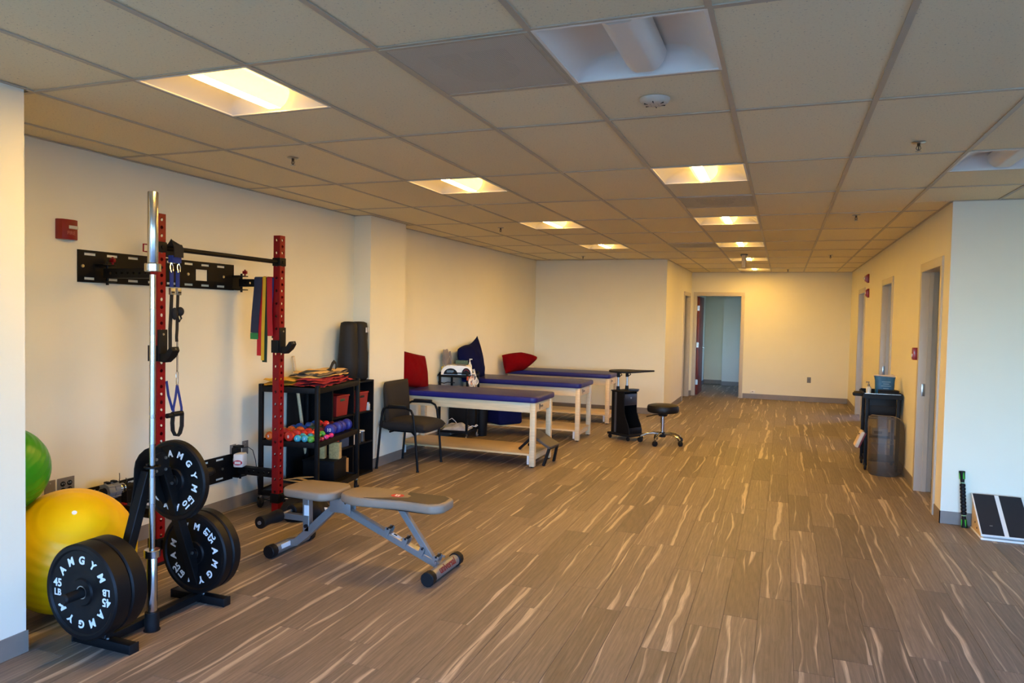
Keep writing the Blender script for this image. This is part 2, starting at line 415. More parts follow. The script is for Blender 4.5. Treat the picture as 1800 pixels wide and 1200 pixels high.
# windows: frame, mullions and a pane each
def window_x(n, X, y0, y1, z0, z1, k):
    f = MB(); w = .05
    f.box(X, X + .07, y0, y1, z0, z0 + w).box(X, X + .07, y0, y1, z1 - w, z1)
    for i in range(k + 1):
        yy = y0 + (y1 - y0 - w) * i / k; f.box(X, X + .07, yy, yy + w, z0, z1)
    fo = struct(f.build('window_%d' % n, M_trim, smooth=0))
    for i in range(k):
        a = y0 + (y1 - y0 - w) * i / k + w; c = y0 + (y1 - y0 - w) * (i + 1) / k
        MB().box(X + .03, X + .036, a, c, z0 + w, z1 - w).build('pane', M_glass, fo, smooth=0)
window_x(1, 5.03, -5.4, .2, .35, 2.45, 5)
window_x(2, 5.03, 5.85, 12.6, 1.15, 2.05, 5)
window_x(3, 3.03, 14.3, 15.9, .65, 2.15, 1)
f = MB(); f.box(-2.6, 4.6, -6.07, -6, .35, .4).box(-2.6, 4.6, -6.07, -6, 2.4, 2.45)
for i in range(6): f.box(-2.6 + 1.43 * i, -2.55 + 1.43 * i, -6.07, -6, .4, 2.4)
fo = struct(f.build('window_4', M_trim, smooth=0))
for i in range(5): MB().box(-2.55 + 1.43 * i, -2.6 + 1.43 * (i + 1), -6.04, -6.034, .4, 2.4).build('pane', M_glass, fo, smooth=0)
struct(MB().box(-60, 60, -60, 60, -.4, -.3).build('ground', mat('concrete_paving', '#a3927a', .9), smooth=0))
# baseboards
BH, BT = .102, .007
def baseb(name, *runs):
    k = MB()
    for x0, x1, y0, y1 in runs:
        k.box(x0, x1, y0, y1, 0.0, BH)
    return struct(k.build(name, M_base, smooth=0))
baseb('baseboard_left', (XL, XL + BT, -.05, 4.06), (XL, -3.73 + BT, 4.06 - BT, 4.06), (-3.73, -3.73 + BT, 4.06, 4.79), (XL, -3.73 + BT, 4.79, 4.79 + BT), (XL, XL + BT, 4.79 + BT, YB))
baseb('baseboard_stub', (-3.05, -3.05 + BT, -5.95, -.05), (XL, -3.05 + BT, -.05, -.05 + BT))
baseb('baseboard_back', (XL, -1.6, YB - BT, YB))
baseb('baseboard_hall', (-1.6, -1.6 + BT, YB - BT, 12.23), (-1.6, -1.6 + BT, 13.27, YF))
baseb('baseboard_side_room', (-3.7, -1.72, 13.5 - BT, 13.5))
baseb('baseboard_far', (-.5, XR, YF - BT, YF), (-1.6, -1.555, YF - BT, YF))
baseb('baseboard_right', (XR - BT, XR, 4.36 - BT, 4.6), (XR - BT, XR, 5.64, 7.56), (XR - BT, XR, 8.61, 10.79), (XR - BT, XR, 11.84, YF), (XR - BT, 5.0, 4.36 - BT, 4.36))
baseb('baseboard_far_room', (-1.6, -1.6 + BT, YF + .12, 16.6), (-1.6, -1.14, 16.6 - BT, 16.6), (-1.14 - BT, -1.14, 16.3, 16.6), (-1.14, 3, 16.3 - BT, 16.3))
# door frames
def frame_x(n, X, y0, y1, zt, t=.12, side=1):
    k = MB(); w = .052; e = .016
    r = struct(MB().box(X - e, X + t + e, y0 - w, y1 + w, zt - .03, zt + w, .003).build('door_%d' % n, M_trim))
    for a, c in ((y0 - w, y0 + .02), (y1 - .02, y1 + w)):
        j = MB().box(X - e, X + t + e, a, c, 0, zt - .03, .003)
        s = .012 if a < y0 else -.012
        j.box(X + t * .45, X + t * .75, (c if s > 0 else a + s), (c + s if s > 0 else a), 0, zt - .03)
        j.build('jamb', M_trim, r)
    return r
d1 = frame_x(1, XR, *DR[0], 2.16); d2 = frame_x(2, XR, *DR[1], 2.16); d3 = frame_x(3, XR, *DR[2], 2.16)
for d, (a, c) in ((d1, DR[0]), (d2, DR[1])):
    s = MB().box(XR + .02, XR + .05, c - .023, c - .0195, .93, 1.05, .002)
    s.build('strike_plate', M_steel, d); 
d5 = frame_x(5, -1.72, 12.28, 13.22, 2.13)
# door into the far room, open leaf
w = .052
d4 = struct(MB().box(-1.5 - w, -.56 + w, YF - .016, YF + .136, 2.13, 2.16 + w, .003).build('door_4', M_trim))
for a, c in ((-1.5 - w, -1.48), (-.58, -.56 + w)): MB().box(a, c, YF - .016, YF + .136, 0, 2.13, .003).build('jamb', M_trim, d4)
lf = MB().box(-1.478, -1.434, YF + .09, YF + .98, .01, 2.12, .002).build('door_leaf', mat('cherry_veneer', '#6a2416', .4, var=.2, scale=4, stretch=(6, 6, .6)), d4)
lf['label'] = 'cherry wood door leaf swung open'
for z in (.28, 1.08, 1.87): MB().box(-1.484, -1.43, YF + .085, YF + .0898, z - .055, z + .055).cyl((-1.482, YF + .085, z - .055), (-1.482, YF + .085, z + .055), .007, n=8).build('hinge', M_steel, lf)
MB().cyl((-1.434, YF + .9, 1.0), (-1.38, YF + .9, 1.0), .011, n=10).cyl((-1.385, YF + .91, 1.0), (-1.385, YF + .79, 1.0), .009, n=10).cyl((-1.434, YF + .9, 1.0), (-1.428, YF + .9, 1.0), .028, n=16).build('lever_handle', M_steel, lf)

# ---------------------------------------------------------------- setting: ceiling
TS = .6096
ceil = struct(MB().box(-4.2, 5.2, -6.2, 17.0, HC + .2, HC + .24).build('ceiling', mat('plenum', '#55504a', .9), smooth=0))
ON = [(-4, 0), (-4, 4), (-4, 8), (-4, 12), (-1, 4), (-1, 8), (-1, 12), (-1, 16), (-1, 20)]
OFF = [(-1, 0), (2, 4), (-4, -4), (-1, -4), (2, 0), (2, -4)]
VENT = [(-2, 0), (-1, 6), (-2, 12)]
special = set(ON) | set(OFF) | set(VENT)
def xlim(y):
    if y < -.05: return -3.05, 5.0
    if y < 4.36: return XL, 5.0
    if y < YB: return XL, XR
    if y < YF: return -1.6, XR
    return -1.6, 3.0
_tm = {}
def tile(x0, x1, y0, y1):
    cuts = [y0] + [Y for Y in (4.36, YB, YF) if y0 < Y < y1] + [y1]; parts = []
    for a, c in zip(cuts, cuts[1:]):
        lo, hi = xlim((a + c) / 2); q = [max(x0, lo), min(x1, hi), a, c]
        if q[1] - q[0] < .03: continue
        if parts and parts[-1][:2] == q[:2]: parts[-1][3] = c
        else: parts.append(q)
    for x0, x1, y0, y1 in parts:
        if y1 - y0 < .03: continue
        w, l = round(x1 - x0 - .01, 3), round(y1 - y0 - .01, 3)
        if (w, l) not in _tm:
            k = MB().box(-w / 2, w / 2, -l / 2, l / 2, .002, .018); me = bpy.data.meshes.new('ceiling_tile'); bmesh.ops.recalc_face_normals(k.bm, faces=k.bm.faces); k.bm.to_mesh(me); k.bm.free(); me.materials.append(M_tile); _tm[(w, l)] = me
        link('ceiling_tile', _tm[(w, l)], ceil, ((x0 + x1) / 2, (y0 + y1) / 2, HC + rnd.random() * .0012))
for i in range(-7, 9):
    for j in range(-10, 28, 2):
        a, c = (i, j) in special, (i, j + 1) in special
        X0, X1 = i * TS, (i + 1) * TS
        if not a and not c: tile(X0, X1, j * TS, (j + 2) * TS)
        else:
            if not a: tile(X0, X1, j * TS, (j + 1) * TS)
            if not c: tile(X0, X1, (j + 1) * TS, (j + 2) * TS)
            q = MB(); lo, hi = xlim((j + 1) * TS)
            q.box(max(lo, X0), min(hi, X1), (j + 1) * TS - .012, (j + 1) * TS + .012, HC - .003, HC + .0015).build('cross_tee', M_grid, ceil, smooth=0)
for i in range(-6, 9):
    X = i * TS; ys = [y for y in (-6 + .02 * q for q in range(1130)) if xlim(y)[0] < X - .012 and X + .012 < xlim(y)[1]]
    if ys: MB().box(X - .012, X + .012, ys[0], ys[-1], HC - .0035, HC + .0015).box(X - .0015, X + .0015, ys[0], ys[-1], HC, HC + .03).build('main_runner', M_grid, ceil, smooth=0)
for j in range(-8, 28, 2):
    Y = j * TS; lo, hi = xlim(Y); MB().box(lo, hi, Y - .012, Y + .012, HC - .003, HC + .0015).build('cross_tee', M_grid, ceil, smooth=0)
# wall angle along the ceiling
k = MB()
for q in ((XL, XL + .02, -.05, YB), (XL, -1.6, YB - .02, YB), (-1.6, -1.58, YB, YF), (-1.6, XR, YF - .02, YF), (XR - .02, XR, 4.36, YF), (XR, 5, 4.34, 4.36), (-3.05, -3.03, -5.9, -.05), (-3.73, -3.71, 4.04, 4.81), (XL, -3.71, 4.04, 4.06)):
    k.box(*q, HC - .004, HC + .001)
k.build('wall_angle', M_grid, ceil, smooth=0)

# ---------------------------------------------------------------- recessed ceiling lights
def pan_mesh():
    k = MB(); n = 36; h = .098; pts = []
    for a in range(n + 1):
        for c in range(n + 1):
            x = -.296 + .592 * a / n; y = -.296 + .592 * c / n
            u = min(1, (.296 - abs(x)) / .19); v = min(1, (.296 - abs(y)) / .045)
            z = h * math.sin(u * PI / 2) ** .8 if u > 0 else 0
            pts.append(k.bm.verts.new((x, y, z * v)))
    for a in range(n):
        for c in range(n):
            i = a * (n + 1) + c; k.bm.faces.new((pts[i], pts[i + 1], pts[i + n + 2], pts[i + n + 1]))
    return k
def make_light(lit, label, loc, group):
    t = thing('ceiling_light', label, 'ceiling light', loc, 0, group)
    pan_mesh().build('reflector', M_refl, t, smooth=60)
    k = MB()
    for q in ((-.3, .3, -.3, -.288), (-.3, .3, .288, .3), (-.3, -.288, -.288, .288), (.288, .3, -.288, .288)): k.box(*q, -.002, .003)
    k.build('trim_frame', M_refl, t, smooth=0)
    k = MB(); n = 30; r = .086; ring = [[k.bm.verts.new((-r * math.cos(PI * j / n), y, .083 - r * min(math.sin(PI * j / n), math.sin(R(66))))) for j in range(n + 1)] for y in (-.255, .255)]  # underside flattened so its strong emission reaches the room, not the reflector
    for j in range(n): k.bm.faces.new((ring[0][j], ring[0][j + 1], ring[1][j + 1], ring[1][j]))
    k.bm.faces.new(ring[0]); k.bm.faces.new(ring[1][::-1])
    k.build('lens', M_lens_on if lit else M_lens_off, t)
    return t
def cell(i, j): return ((i + .5) * TS, (j + .5) * TS, HC - .002)
on0 = make_light(True, 'lit warm ceiling light nearest the weight plate tree, left row', cell(*ON[0]), 'lit ceiling lights')
names = {1: 'second lit ceiling light from the front in the left row', 2: 'third lit ceiling light in the left row, over the tables', 3: 'fourth and farthest lit ceiling light of the left row',
         4: 'largest lit ceiling light of the right-hand row', 5: 'second lit ceiling light of the right-hand row', 6: 'third lit ceiling light of the right-hand row',
         7: 'lit ceiling light half hidden behind the hanging sign', 8: 'farthest lit ceiling light, close to the end wall'}
for q in range(1, 9): dup(on0, cell(*ON[q]), names[q])
of0 = make_light(False, 'unlit ceiling light beside the perforated air vent, top of view', cell(*OFF[0]), 'unlit ceiling lights')
dup(of0, cell(*OFF[1]), 'unlit ceiling light at the right edge, in front of pale alcove wall')
for q, tx in zip(OFF[2:], ('left', 'centre', 'right', 'far right')): dup(of0, cell(*q), 'unlit ceiling light behind the viewpoint, %s' % tx)
# perforated air vents
M_perf = bpy.data.materials.new('perforated_metal'); M_perf.use_nodes = True
def perf_nodes():
    t = M_perf.node_tree; N = t.nodes; L = t.links.new; p = N['Principled BSDF']
    tc = N.new('ShaderNodeTexCoord'); vo = N.new('ShaderNodeTexVoronoi'); vo.inputs['Scale'].default_value = 130; vo.inputs['Randomness'].default_value = 0
    L(tc.outputs['Object'], vo.inputs['Vector'])
    r = N.new('ShaderNodeValToRGB'); r.color_ramp.elements[0].color = (.3, .28, .24, 1); r.color_ramp.elements[0].position = .3
    r.color_ramp.elements[1].color = (.66, .62, .52, 1); r.color_ramp.elements[1].position = .42
    L(vo.outputs['Distance'], r.inputs[0]); L(r.outputs[0], p.inputs['Base Color']); p.inputs['Roughness'].default_value = .5
    mx = N.new('ShaderNodeMixShader'); tr = N.new('ShaderNodeBsdfTransparent'); r2_ = N.new('ShaderNodeValToRGB')
    r2_.color_ramp.elements[0].position = .36; r2_.color_ramp.elements[1].position = .40; L(vo.outputs['Distance'], r2_.inputs[0])
    L(r2_.outputs[0], mx.inputs[0]); L(tr.outputs[0], mx.inputs[1]); L(p.outputs[0], mx.inputs[2]); L(mx.outputs[0], N['Material Output'].inputs[0])
perf_nodes()
def make_vent(loc, label):
    t = thing('air_vent', label, 'air vent', loc, 0, 'ceiling air vents')
    k = MB()
    for q in ((-.298, .298, -.298, -.28), (-.298, .298, .28, .298), (-.298, -.28, -.28, .28), (.28, .298, -.28, .28)): k.box(*q, -.004, .004)
    k.build('frame', M_grid, t, smooth=0)
    MB().box(-.28, .28, -.28, .28, -.002, -.001).build('perforated_face', M_perf, t, smooth=0)
    MB().box(-.28, .28, -.28, .28, .0012, .003).build('backing', mat('vent_back', '#c2b9a6', .7), t, smooth=0)
    k = MB().cyl((0, .04, -.0006), (0, .04, .001), .14, n=32)
    k.box(-.16, -.03, -.17, -.03, -.0004, .001).box(.0, .16, -.17, -.05, -.0005, .001)
    k.build('damper', mat('vent_dark', '#4b4843', .6), t)
    return t
v0 = make_vent(cell(*VENT[0]), 'large perforated ceiling air vent left of unlit light')
dup(v0, cell(*VENT[1]), 'perforated ceiling air vent between two lit lights, right row'); dup(v0, cell(*VENT[2]), 'small distant perforated air vent over the hall entrance')
# sprinklers, smoke detector, hanging sign
def sprinkler(loc, label):
    t = thing('sprinkler_head', label, 'sprinkler', loc, 0, 'ceiling sprinklers')
    MB().lathe([(0, -.006), (.03, -.006), (.036, -.002), (.036, 0), (0, 0)], 20).build('escutcheon', M_steel, t)
    k = MB().cyl((0, 0, -.006), (0, 0, -.022), .008, n=10).tube([(-.007, 0, -.02), (-.012, 0, -.034), (0, 0, -.048)], .002, 6).tube([(.007, 0, -.02), (.012, 0, -.034), (0, 0, -.048)], .002, 6).cyl((0, 0, -.02), (0, 0, -.046), .0028, n=8)
    k.build('frame_arms', mat('brass_dark', '#4a3a28', .4, .8), t)
    MB().lathe([(0, -.05), (.016, -.05), (.016, -.048), (0, -.047)], 14).build('deflector', M_steel, t); return t
s0 = sprinkler((-2.764, 1.528, HC - .0005), 'ceiling sprinkler above the tall barbell')
for (x, y), tx in (((.921, 2.129), 'largest ceiling sprinkler, at upper right of view'), ((.859, 5.044), 'ceiling sprinkler in front of the right-hand hall wall'), ((-2.792, 5.296), 'ceiling sprinkler over the nearest treatment table'),
                   ((.885, 9.389), 'ceiling sprinkler right of the hanging sign'), ((-2.852, 9.153), 'ceiling sprinkler close to the back corner wall'), ((.31, 12.55), 'farthest ceiling sprinkler, by the end wall')):
    dup(s0, (x, y, HC - .0005), tx)
t = thing('smoke_detector', 'round white smoke detector on a tile below the unlit light', 'smoke detector', (-.325, .928, HC))
MB().lathe([(0, -.026), (.03, -.028), (.055, -.022), (.068, -.008), (.07, 0), (0, 0)], 28).build('housing', mat('detector_ivory', '#c9bfae', .5), t)
k = MB()
for a in range(6): k.box(-.002, .002, .018, .05, -.0275, -.022, M=Matrix.Rotation(a * PI / 3, 4, 'Z'))
k.build('slots', M_hole, t, smooth=0)
t = thing('hanging_sign', 'pale slim sign hung edge-on under the ceiling', 'sign', (-.33, 9.15, HC - .003))
MB().box(-.05, .05, -.1, .1, -.02, 0, .003).build('canopy', M_plate, t); MB().box(-.028, .028, -.15, .15, -.205, -.02, .004).build('housing', mat('sign_body', '#c9b89a', .5), t)

# ---------------------------------------------------------------- plate tree, plates, barbell
RX = -2.76
t = thing('weight_plate_tree', 'black A-frame weight plate tree in front of the yellow ball', 'plate rack', (RX, .43, 0))
k = MB().bar((0, -.29, .035), (0, .31, .035), .045, .04, bev=.003); k.build('base_rail', M_black, t)
for y in (-.30, .31): MB().box(-.185, .185, y - .025, y + .025, .0, .045, .004).build('foot', M_black, t)
for y in (-.30, .31):
    for sx in (-.185, .185): MB().box(sx - .004, sx + .004, y - .027, y + .027, -.0, .047, .002).build('foot_cap', M_blackmatte, t)
MB().bar((0, -.30, .04), (0, -.05, .80), .05, .05, (1, 0, 0), .003).build('upright', M_black, t)
MB().bar((0, .31, .04), (0, .05, .80), .05, .05, (1, 0, 0), .003).build('upright', M_black, t)
poly = [(-.135, .60), (-.11, .72), (-.105, .82)] + [(-.105 * math.cos(a), .82 + .095 * math.sin(a)) for a in [PI * q / 8 for q in range(1, 8)]] + [(.105, .82), (.11, .72), (.135, .60), (.07, .60), (.0, .70), (-.07, .60)]
MB().prism(poly, 'x', -.033, -.026).build('gusset', M_black, t)
MB().prism([(-.06 * math.cos(a), .83 + .06 * math.sin(a)) for a in [2 * PI * q / 16 for q in range(16)]], 'x', .026, .032).build('gusset', M_black, t)
k = MB()
for y, z in ((-.03, .80), (.03, .80), (-.03, .86), (.03, .86)): k.cyl((.032, y, z), (.04, y, z), .008, n=6)
for z in (.30, .715): k.cyl((.025, .31 - .26 * (z - .04) / .76, z), (.031, .31 - .26 * (z - .04) / .76, z), .009, n=6)
for y in (-.31, .30):
    for q in (-.03, .03): k.cyl((q, y, .045), (q, y, .052), .008, n=6)
k.build('bolts', M_steel, t, stuff=True)
BX = .06
MB().cyl((BX, -.078, 0), (BX, -.078, .095), .034, n=20).cyl((BX, -.078, .0), (BX, -.078, .004), .04, n=20).box(.02, BX, -.095, -.06, .02, .06, .003).build('bar_cup', M_blackmatte, t)
k = MB().tube([(BX + .034 * math.cos(a), -.078 + .034 * math.sin(a), .835) for a in [2 * PI * q / 20 for q in range(20)]], .006, 6, closed=True)
k.box(.03, BX - .02, -.093, -.063, .82, .85, .002).build('bar_ring', M_black, t)
for (y0, z, d) in ((-.20, .304, -1), (.21, .281, 1), (.08, .715, 1)):
    k = MB().cyl((0, y0, z), (0, y0 + d * .31, z), .0235, n=20)
    k.cyl((0, y0 + d * .31, z), (0, y0 + d * .32, z), .026, .02, n=20); k.build('storage_peg', M_blackmatte, t)
def plate(wt, lab, loc, th, rad, rot):
    p = thing('weight_plate', lab, 'weight plate', loc, 0, 'black bumper plates on the tree')
    h = th / 2; hub = .0265
    prof = [(hub, h - .006), (.06, h - .004), (.066, h - .012), (rad * .46, h - .012), (rad * .5, h - .008), (rad * .86, h - .008), (rad * .895, h), (rad - .008, h), (rad, h - .008),
            (rad, -h + .008), (rad - .008, -h), (rad * .895, -h), (rad * .86, -h + .008), (.06, -h + .004), (hub, -h + .006), (hub, h - .006)]
    MB().lathe(prof, 56, YAX).build('rubber_disc', mat('plate_rubber', '#08080a', .5, spec=.22, var=.1, bump=.08, bscale=300), p)
    MB().lathe([(hub, h - .005), (.031, h - .005), (.031, -h + .005), (hub, -h + .005), (hub, h - .005)], 28, YAX).build('steel_ring', M_steel, p)
    k = MB(); rt_ = rad * .66; yy = -(h - .0075); sz = rad * .225
    for half in (0, 180):
        for q, ch in enumerate('AMGYM'):
            a = R(90 + 55 - 27.5 * q + half + rot)
            k.mesh(text_mesh(ch, sz, .04, .0006, .1), T(rt_ * math.cos(a), yy, rt_ * math.sin(a)) @ Matrix.Rotation(-(a - PI / 2), 4, 'Y') @ FACE_Y)
        a = R(180 + half + rot); B = T(rt_ * 1.04 * math.cos(a), yy, rt_ * 1.04 * math.sin(a)) @ Matrix.Rotation(-(a - PI), 4, 'Y') @ FACE_Y
        k.mesh(text_mesh(str(wt), sz * 1.05, .025), B @ T(0, sz * .47, 0)); k.mesh(text_mesh('LB', sz * .86, .025), B @ T(0, -sz * .43, 0))
    k.build('lettering', M_print, p, smooth=0, stuff=True)
    return p
plate(45, 'front 45 lb black bumper plate, white lettering fully visible', (RX, .043, .304 + .003), .088, .225, 0)
plate(45, 'second 45 lb plate, hidden behind the front one, only its rim showing', (RX, .134, .304 + .003), .088, .225, 30)
plate(25, '25 lb bumper plate facing forward at the back of the tree, behind the upright', (RX, .715, .281 + .003), .062, .225, 48)
plate(25, 'rear 25 lb bumper plate, only its rim showing beyond the other', (RX, .78, .281 + .003), .062, .225, 10)
plate(10, '10 lb bumper plate, topmost on the tree behind the barbell', (RX, .562, .715 + .003), .045, .215, -45)
t = thing('barbell', 'tall chrome barbell standing upright in the plate tree', 'barbell', (RX + BX, .352, 0))
MB().cyl((0, 0, .41), (0, 0, 1.80), .0145, n=20).build('shaft', M_chrome, t)
for a, c, z in ((.006, .375, .375), (1.855, 2.21, 1.815)):
    MB().lathe([(0, a), (.0235, a), (.025, a + .003), (.025, c - .003), (.0235, c), (0, c)], 24).build('sleeve', M_chrome, t)
    MB().lathe([(0, z), (.036, z), (.0385, z + .003), (.0385, z + .037), (.036, z + .04), (0, z + .04)], 24).build('collar', M_chrome, t)
for z in (.65, .95, 1.1, 1.5): MB().cyl((0, 0, z), (0, 0, z + .13 if z < 1 or z > 1.2 else z + .25), .0149, n=20).build('knurling', M_steel, t)

# ---------------------------------------------------------------- balls
def exball(name, lab, c, r, m_):
    prof = [(0, -r)]; n = 64
    for q in range(1, n):
        a = PI * q / n; rr = r * (1 + .006 * math.cos(a * 36) * (abs(math.cos(a)) < .93)); prof.append((rr * math.sin(a), -rr * math.cos(a)))
    prof.append((0, r)); rt0 = Matrix.Rotation(R(35), 4, 'Y') @ Matrix.Rotation(R(20), 4, 'X')
    o = thing(name, lab, 'exercise ball', c); MB().lathe(prof, 56, rt0).build('ball', m_, o)
    MB().cyl(rt0 @ Vector((0, 0, r * 1.0)), rt0 @ Vector((0, 0, r * 1.01)), .012, n=14).build('valve_plug', M_white, o)
exball('exercise_ball', 'big yellow exercise ball on the floor by the wall stub', (-3.30, .37, .325), .325, M_yellow)
exball('exercise_ball', 'green exercise ball resting above the yellow one, half hidden by the stub', (-3.49, .13, .785), .225, M_green)

# ---------------------------------------------------------------- folding wall rack
def perforated(k, O, U, V, w, z0, z1, pitch, r, start):   # a steel strip with a row of round holes
    O, U, V = Vector(O), Vector(U), Vector(V)
    def P(a, c): return k.bm.verts.new(O + U * a + V * c)
    def rect(a, c):
        if c - a > 1e-4: k.bm.faces.new((P(-w / 2, a), P(w / 2, a), P(w / 2, c), P(-w / 2, c)))
    z = start; last = z0
    while z + r + .004 < z1:
        a, c = max(last, z - pitch / 2), min(z1, z + pitch / 2)
        rect(last, a)
        hh = [(w / 2 * q, h_) for q, h_ in ((1, 0), (1, .6), (1, 1), (.5, 1), (-.0, 1), (-.5, 1), (-1, 1), (-1, .6), (-1, 0), (-1, -.6), (-1, -1), (-.5, -1), (0, -1), (.5, -1), (1, -1), (1, -.6))]
        outer = [(q, (c - z) * h_ + z if h_ >= 0 else z + (z - a) * h_) for q, h_ in hh]
        OV = [P(*q) for q in outer]; IV = []
        for q in range(16):
            t_ = 2 * PI * q / 16; IV.append(P(r * math.cos(t_), z + r * math.sin(t_)))
        N_ = Vector(U).cross(V); DV = [k.bm.verts.new(v.co - N_ * .004) for v in IV]
        for q in range(16):
            k.bm.faces.new((OV[q], OV[(q + 1) % 16], IV[(q + 1) % 16], IV[q])); k.bm.faces.new((IV[q], IV[(q + 1) % 16], DV[(q + 1) % 16], DV[q]))
        last = c; z += pitch
    rect(last, z1)
rk = thing('wall_squat_rack', 'red folding squat rack with black arms bolted to left wall', 'squat rack', (-3.47, 1.7, 0))
PX = {1.085: .03, 2.33: -.03}
PH = 2.225; hw = .031
for Y, X in PX.items():
    y = Y - 1.7
    k = MB()
    perforated(k, (X + hw, y, 0), (0, 1, 0), (0, 0, 1), 2 * hw, 0, PH, .05, .0115, .14)
    perforated(k, (X - hw, y, 0), (0, -1, 0), (0, 0, 1), 2 * hw, 0, PH, .05, .0115, .14)
    perforated(k, (X, y - hw, 0), (1, 0, 0), (0, 0, 1), 2 * hw, 0, PH, .10, .0115, .19)
    perforated(k, (X, y + hw, 0), (-1, 0, 0), (0, 0, 1), 2 * hw, 0, PH, .10, .0115, .19)
    k.quad((X - hw, y - hw, PH), (X + hw, y - hw, PH), (X + hw, y + hw, PH), (X - hw, y + hw, PH))
    k.build('upright', M_red, rk, smooth=0)
    MB().box(X - hw - .002, X + hw + .002, y - hw - .002, y + hw + .002, 0, .02).build('foot_cap', M_blackmatte, rk, smooth=0)
    k = MB().box(X - .04, X + .04, y - .04, y + .04, .10, .175, .004).box(X + .03, X + .075, y - .01, y + .01, .11, .165, .004); k.build('foot_band', M_black, rk)
    MB().cyl((X + .075, y, .137), (X + .12, y, .137), .007, n=10).cyl((X + .12, y, .137), (X + .135, y, .137), .012, n=12).build('pull_pin', M_chrome, rk)
    # crossbar brackets and wall arms
    MB().box(X - .038, X + .038, y - .038, y + .038, 1.985, 2.05, .006).cyl((X + .038, y, 2.017), (X + .046, y, 2.017), .014, n=6).build('bar_bracket', M_black, rk)
    for z in (1.852, .33):
        k = MB(); ax = -.40; ex = X - hw; L = ex - ax
        for sy in (1, -1):
            perforated(k, (ax, y + sy * .03, z), (0, 0, sy), (1, 0, 0), .06, 0, L, .05, .010, .06)
        k.box(ax, ex, y - .03, y + .03, z + .028, z + .03).box(ax, ex, y - .03, y + .03, z - .03, z - .028)
        k.build('folding_arm', M_black, rk, smooth=0)
        k = MB()
        for dz in (-.055, .055): k.box(-.455, -.375, y - .05, y + .05, z + dz - .004, z + dz + .004, .002)
        k.box(-.457, -.45, y - .05, y + .05, z - .06, z + .06).cyl((-.40, y - .0, z - .075), (-.40, y, z + .075), .009, n=12); k.build('hinge_bracket', M_black, rk)
        pr = MB().cyl((-.40, y + .04, z + .06), (-.40, y + .04, z + .11), .007, n=10); pr.box(-.42, -.38, y + .03, y + .05, z + .075, z + .10, .005); pr.build('red_pull_pin', M_red, rk)
    # j-hook
    jz = 1.30
    k = MB().box(X + hw, X + hw + .012, y - .036, y + .036, jz, jz + .20, .003).box(X - .036, X + hw, y - .045, y - .033, jz, jz + .1, .002).box(X - .036, X + hw, y + .033, y + .045, jz, jz + .1, .002)
    k.prism([(X + hw, jz), (X + .08, jz - .005), (X + .125, jz + .03), (X + .15, jz + .07), (X + .14, jz + .095), (X + .12, jz + .09), (X + .095, jz + .05), (X + .05, jz + .045), (X + hw, jz + .05)], 'y', y - .03, y + .03, .003)
    k.build('bar_hook', M_blackmatte, rk)
    k = MB()
    for q in (.03, .17): k.cyl((X + hw + .012, y, jz + q), (X + hw + .018, y, jz + q), .007, n=10)
    k.cyl((X + .142, y - .0, jz + .078), (X + .147, y, jz + .083), .006, n=8); k.build('rivets', M_steel, rk, stuff=True)
MB().cyl((.03, 1.085 - 1.7, 2.017), (-.03, 2.33 - 1.7, 2.017), .0165, n=18).build('pull_up_bar', M_black, rk)
MB().tube([(-.01, -.655, 2.03), (-.01, -.69, 2.03), (-.01, -.69, 1.985), (-.01, -.655, 1.985)], .005, 8).build('pin_handle', M_red, rk)
for z0 in (1.79, .255):                                    # slotted wall plates
    k = MB(); y0, y1 = .915 - 1.7, 2.30 - 1.7; X = -.4585; hgt = .205
    k.box(X, X + .008, y0, y1, z0 + .05, z0 + .06).box(X, X + .008, y0, y1, z0 + hgt - .06, z0 + hgt - .05)
    cuts = [y0 + .05]
    holes = [(y0 + .045 + q * .165, y0 + .045 + q * .165 + .085) for q in range(8)]
    for zz in (z0, z0 + hgt - .05):
        k.box(X, X + .008, y0, y1, zz, zz + .017).box(X, X + .008, y0, y1, zz + .033, zz + .05)
        a = y0
        for h0, h1 in holes: k.box(X, X + .008, a, h0, zz + .017, zz + .033); a = h1
        k.box(X, X + .008, a, y1, zz + .017, zz + .033)
    win = (y0 + .98, y0 + 1.10)
    k.box(X, X + .008, y0, win[0], z0 + .06, z0 + hgt - .06).box(X, X + .008, win[1], y1, z0 + .06, z0 + hgt - .06)
    k.build('wall_plate', M_black, rk, smooth=0)
    k = MB()
    for y in (y0 + .03, y0 + .5, y0 + .9, y1 - .12): k.cyl((X + .008, y, z0 + hgt / 2), (X + .016, y, z0 + hgt / 2), .011, n=6)
    k.build('wall_bolts', M_steel, rk, stuff=True)

k = MB().cyl((-.26, -.56, .465), (-.26, -.775, .465), .0245, n=20).box(-.285, -.235, -.61, -.60, .36, .50, .003); k.build('storage_peg', M_blackmatte, rk)
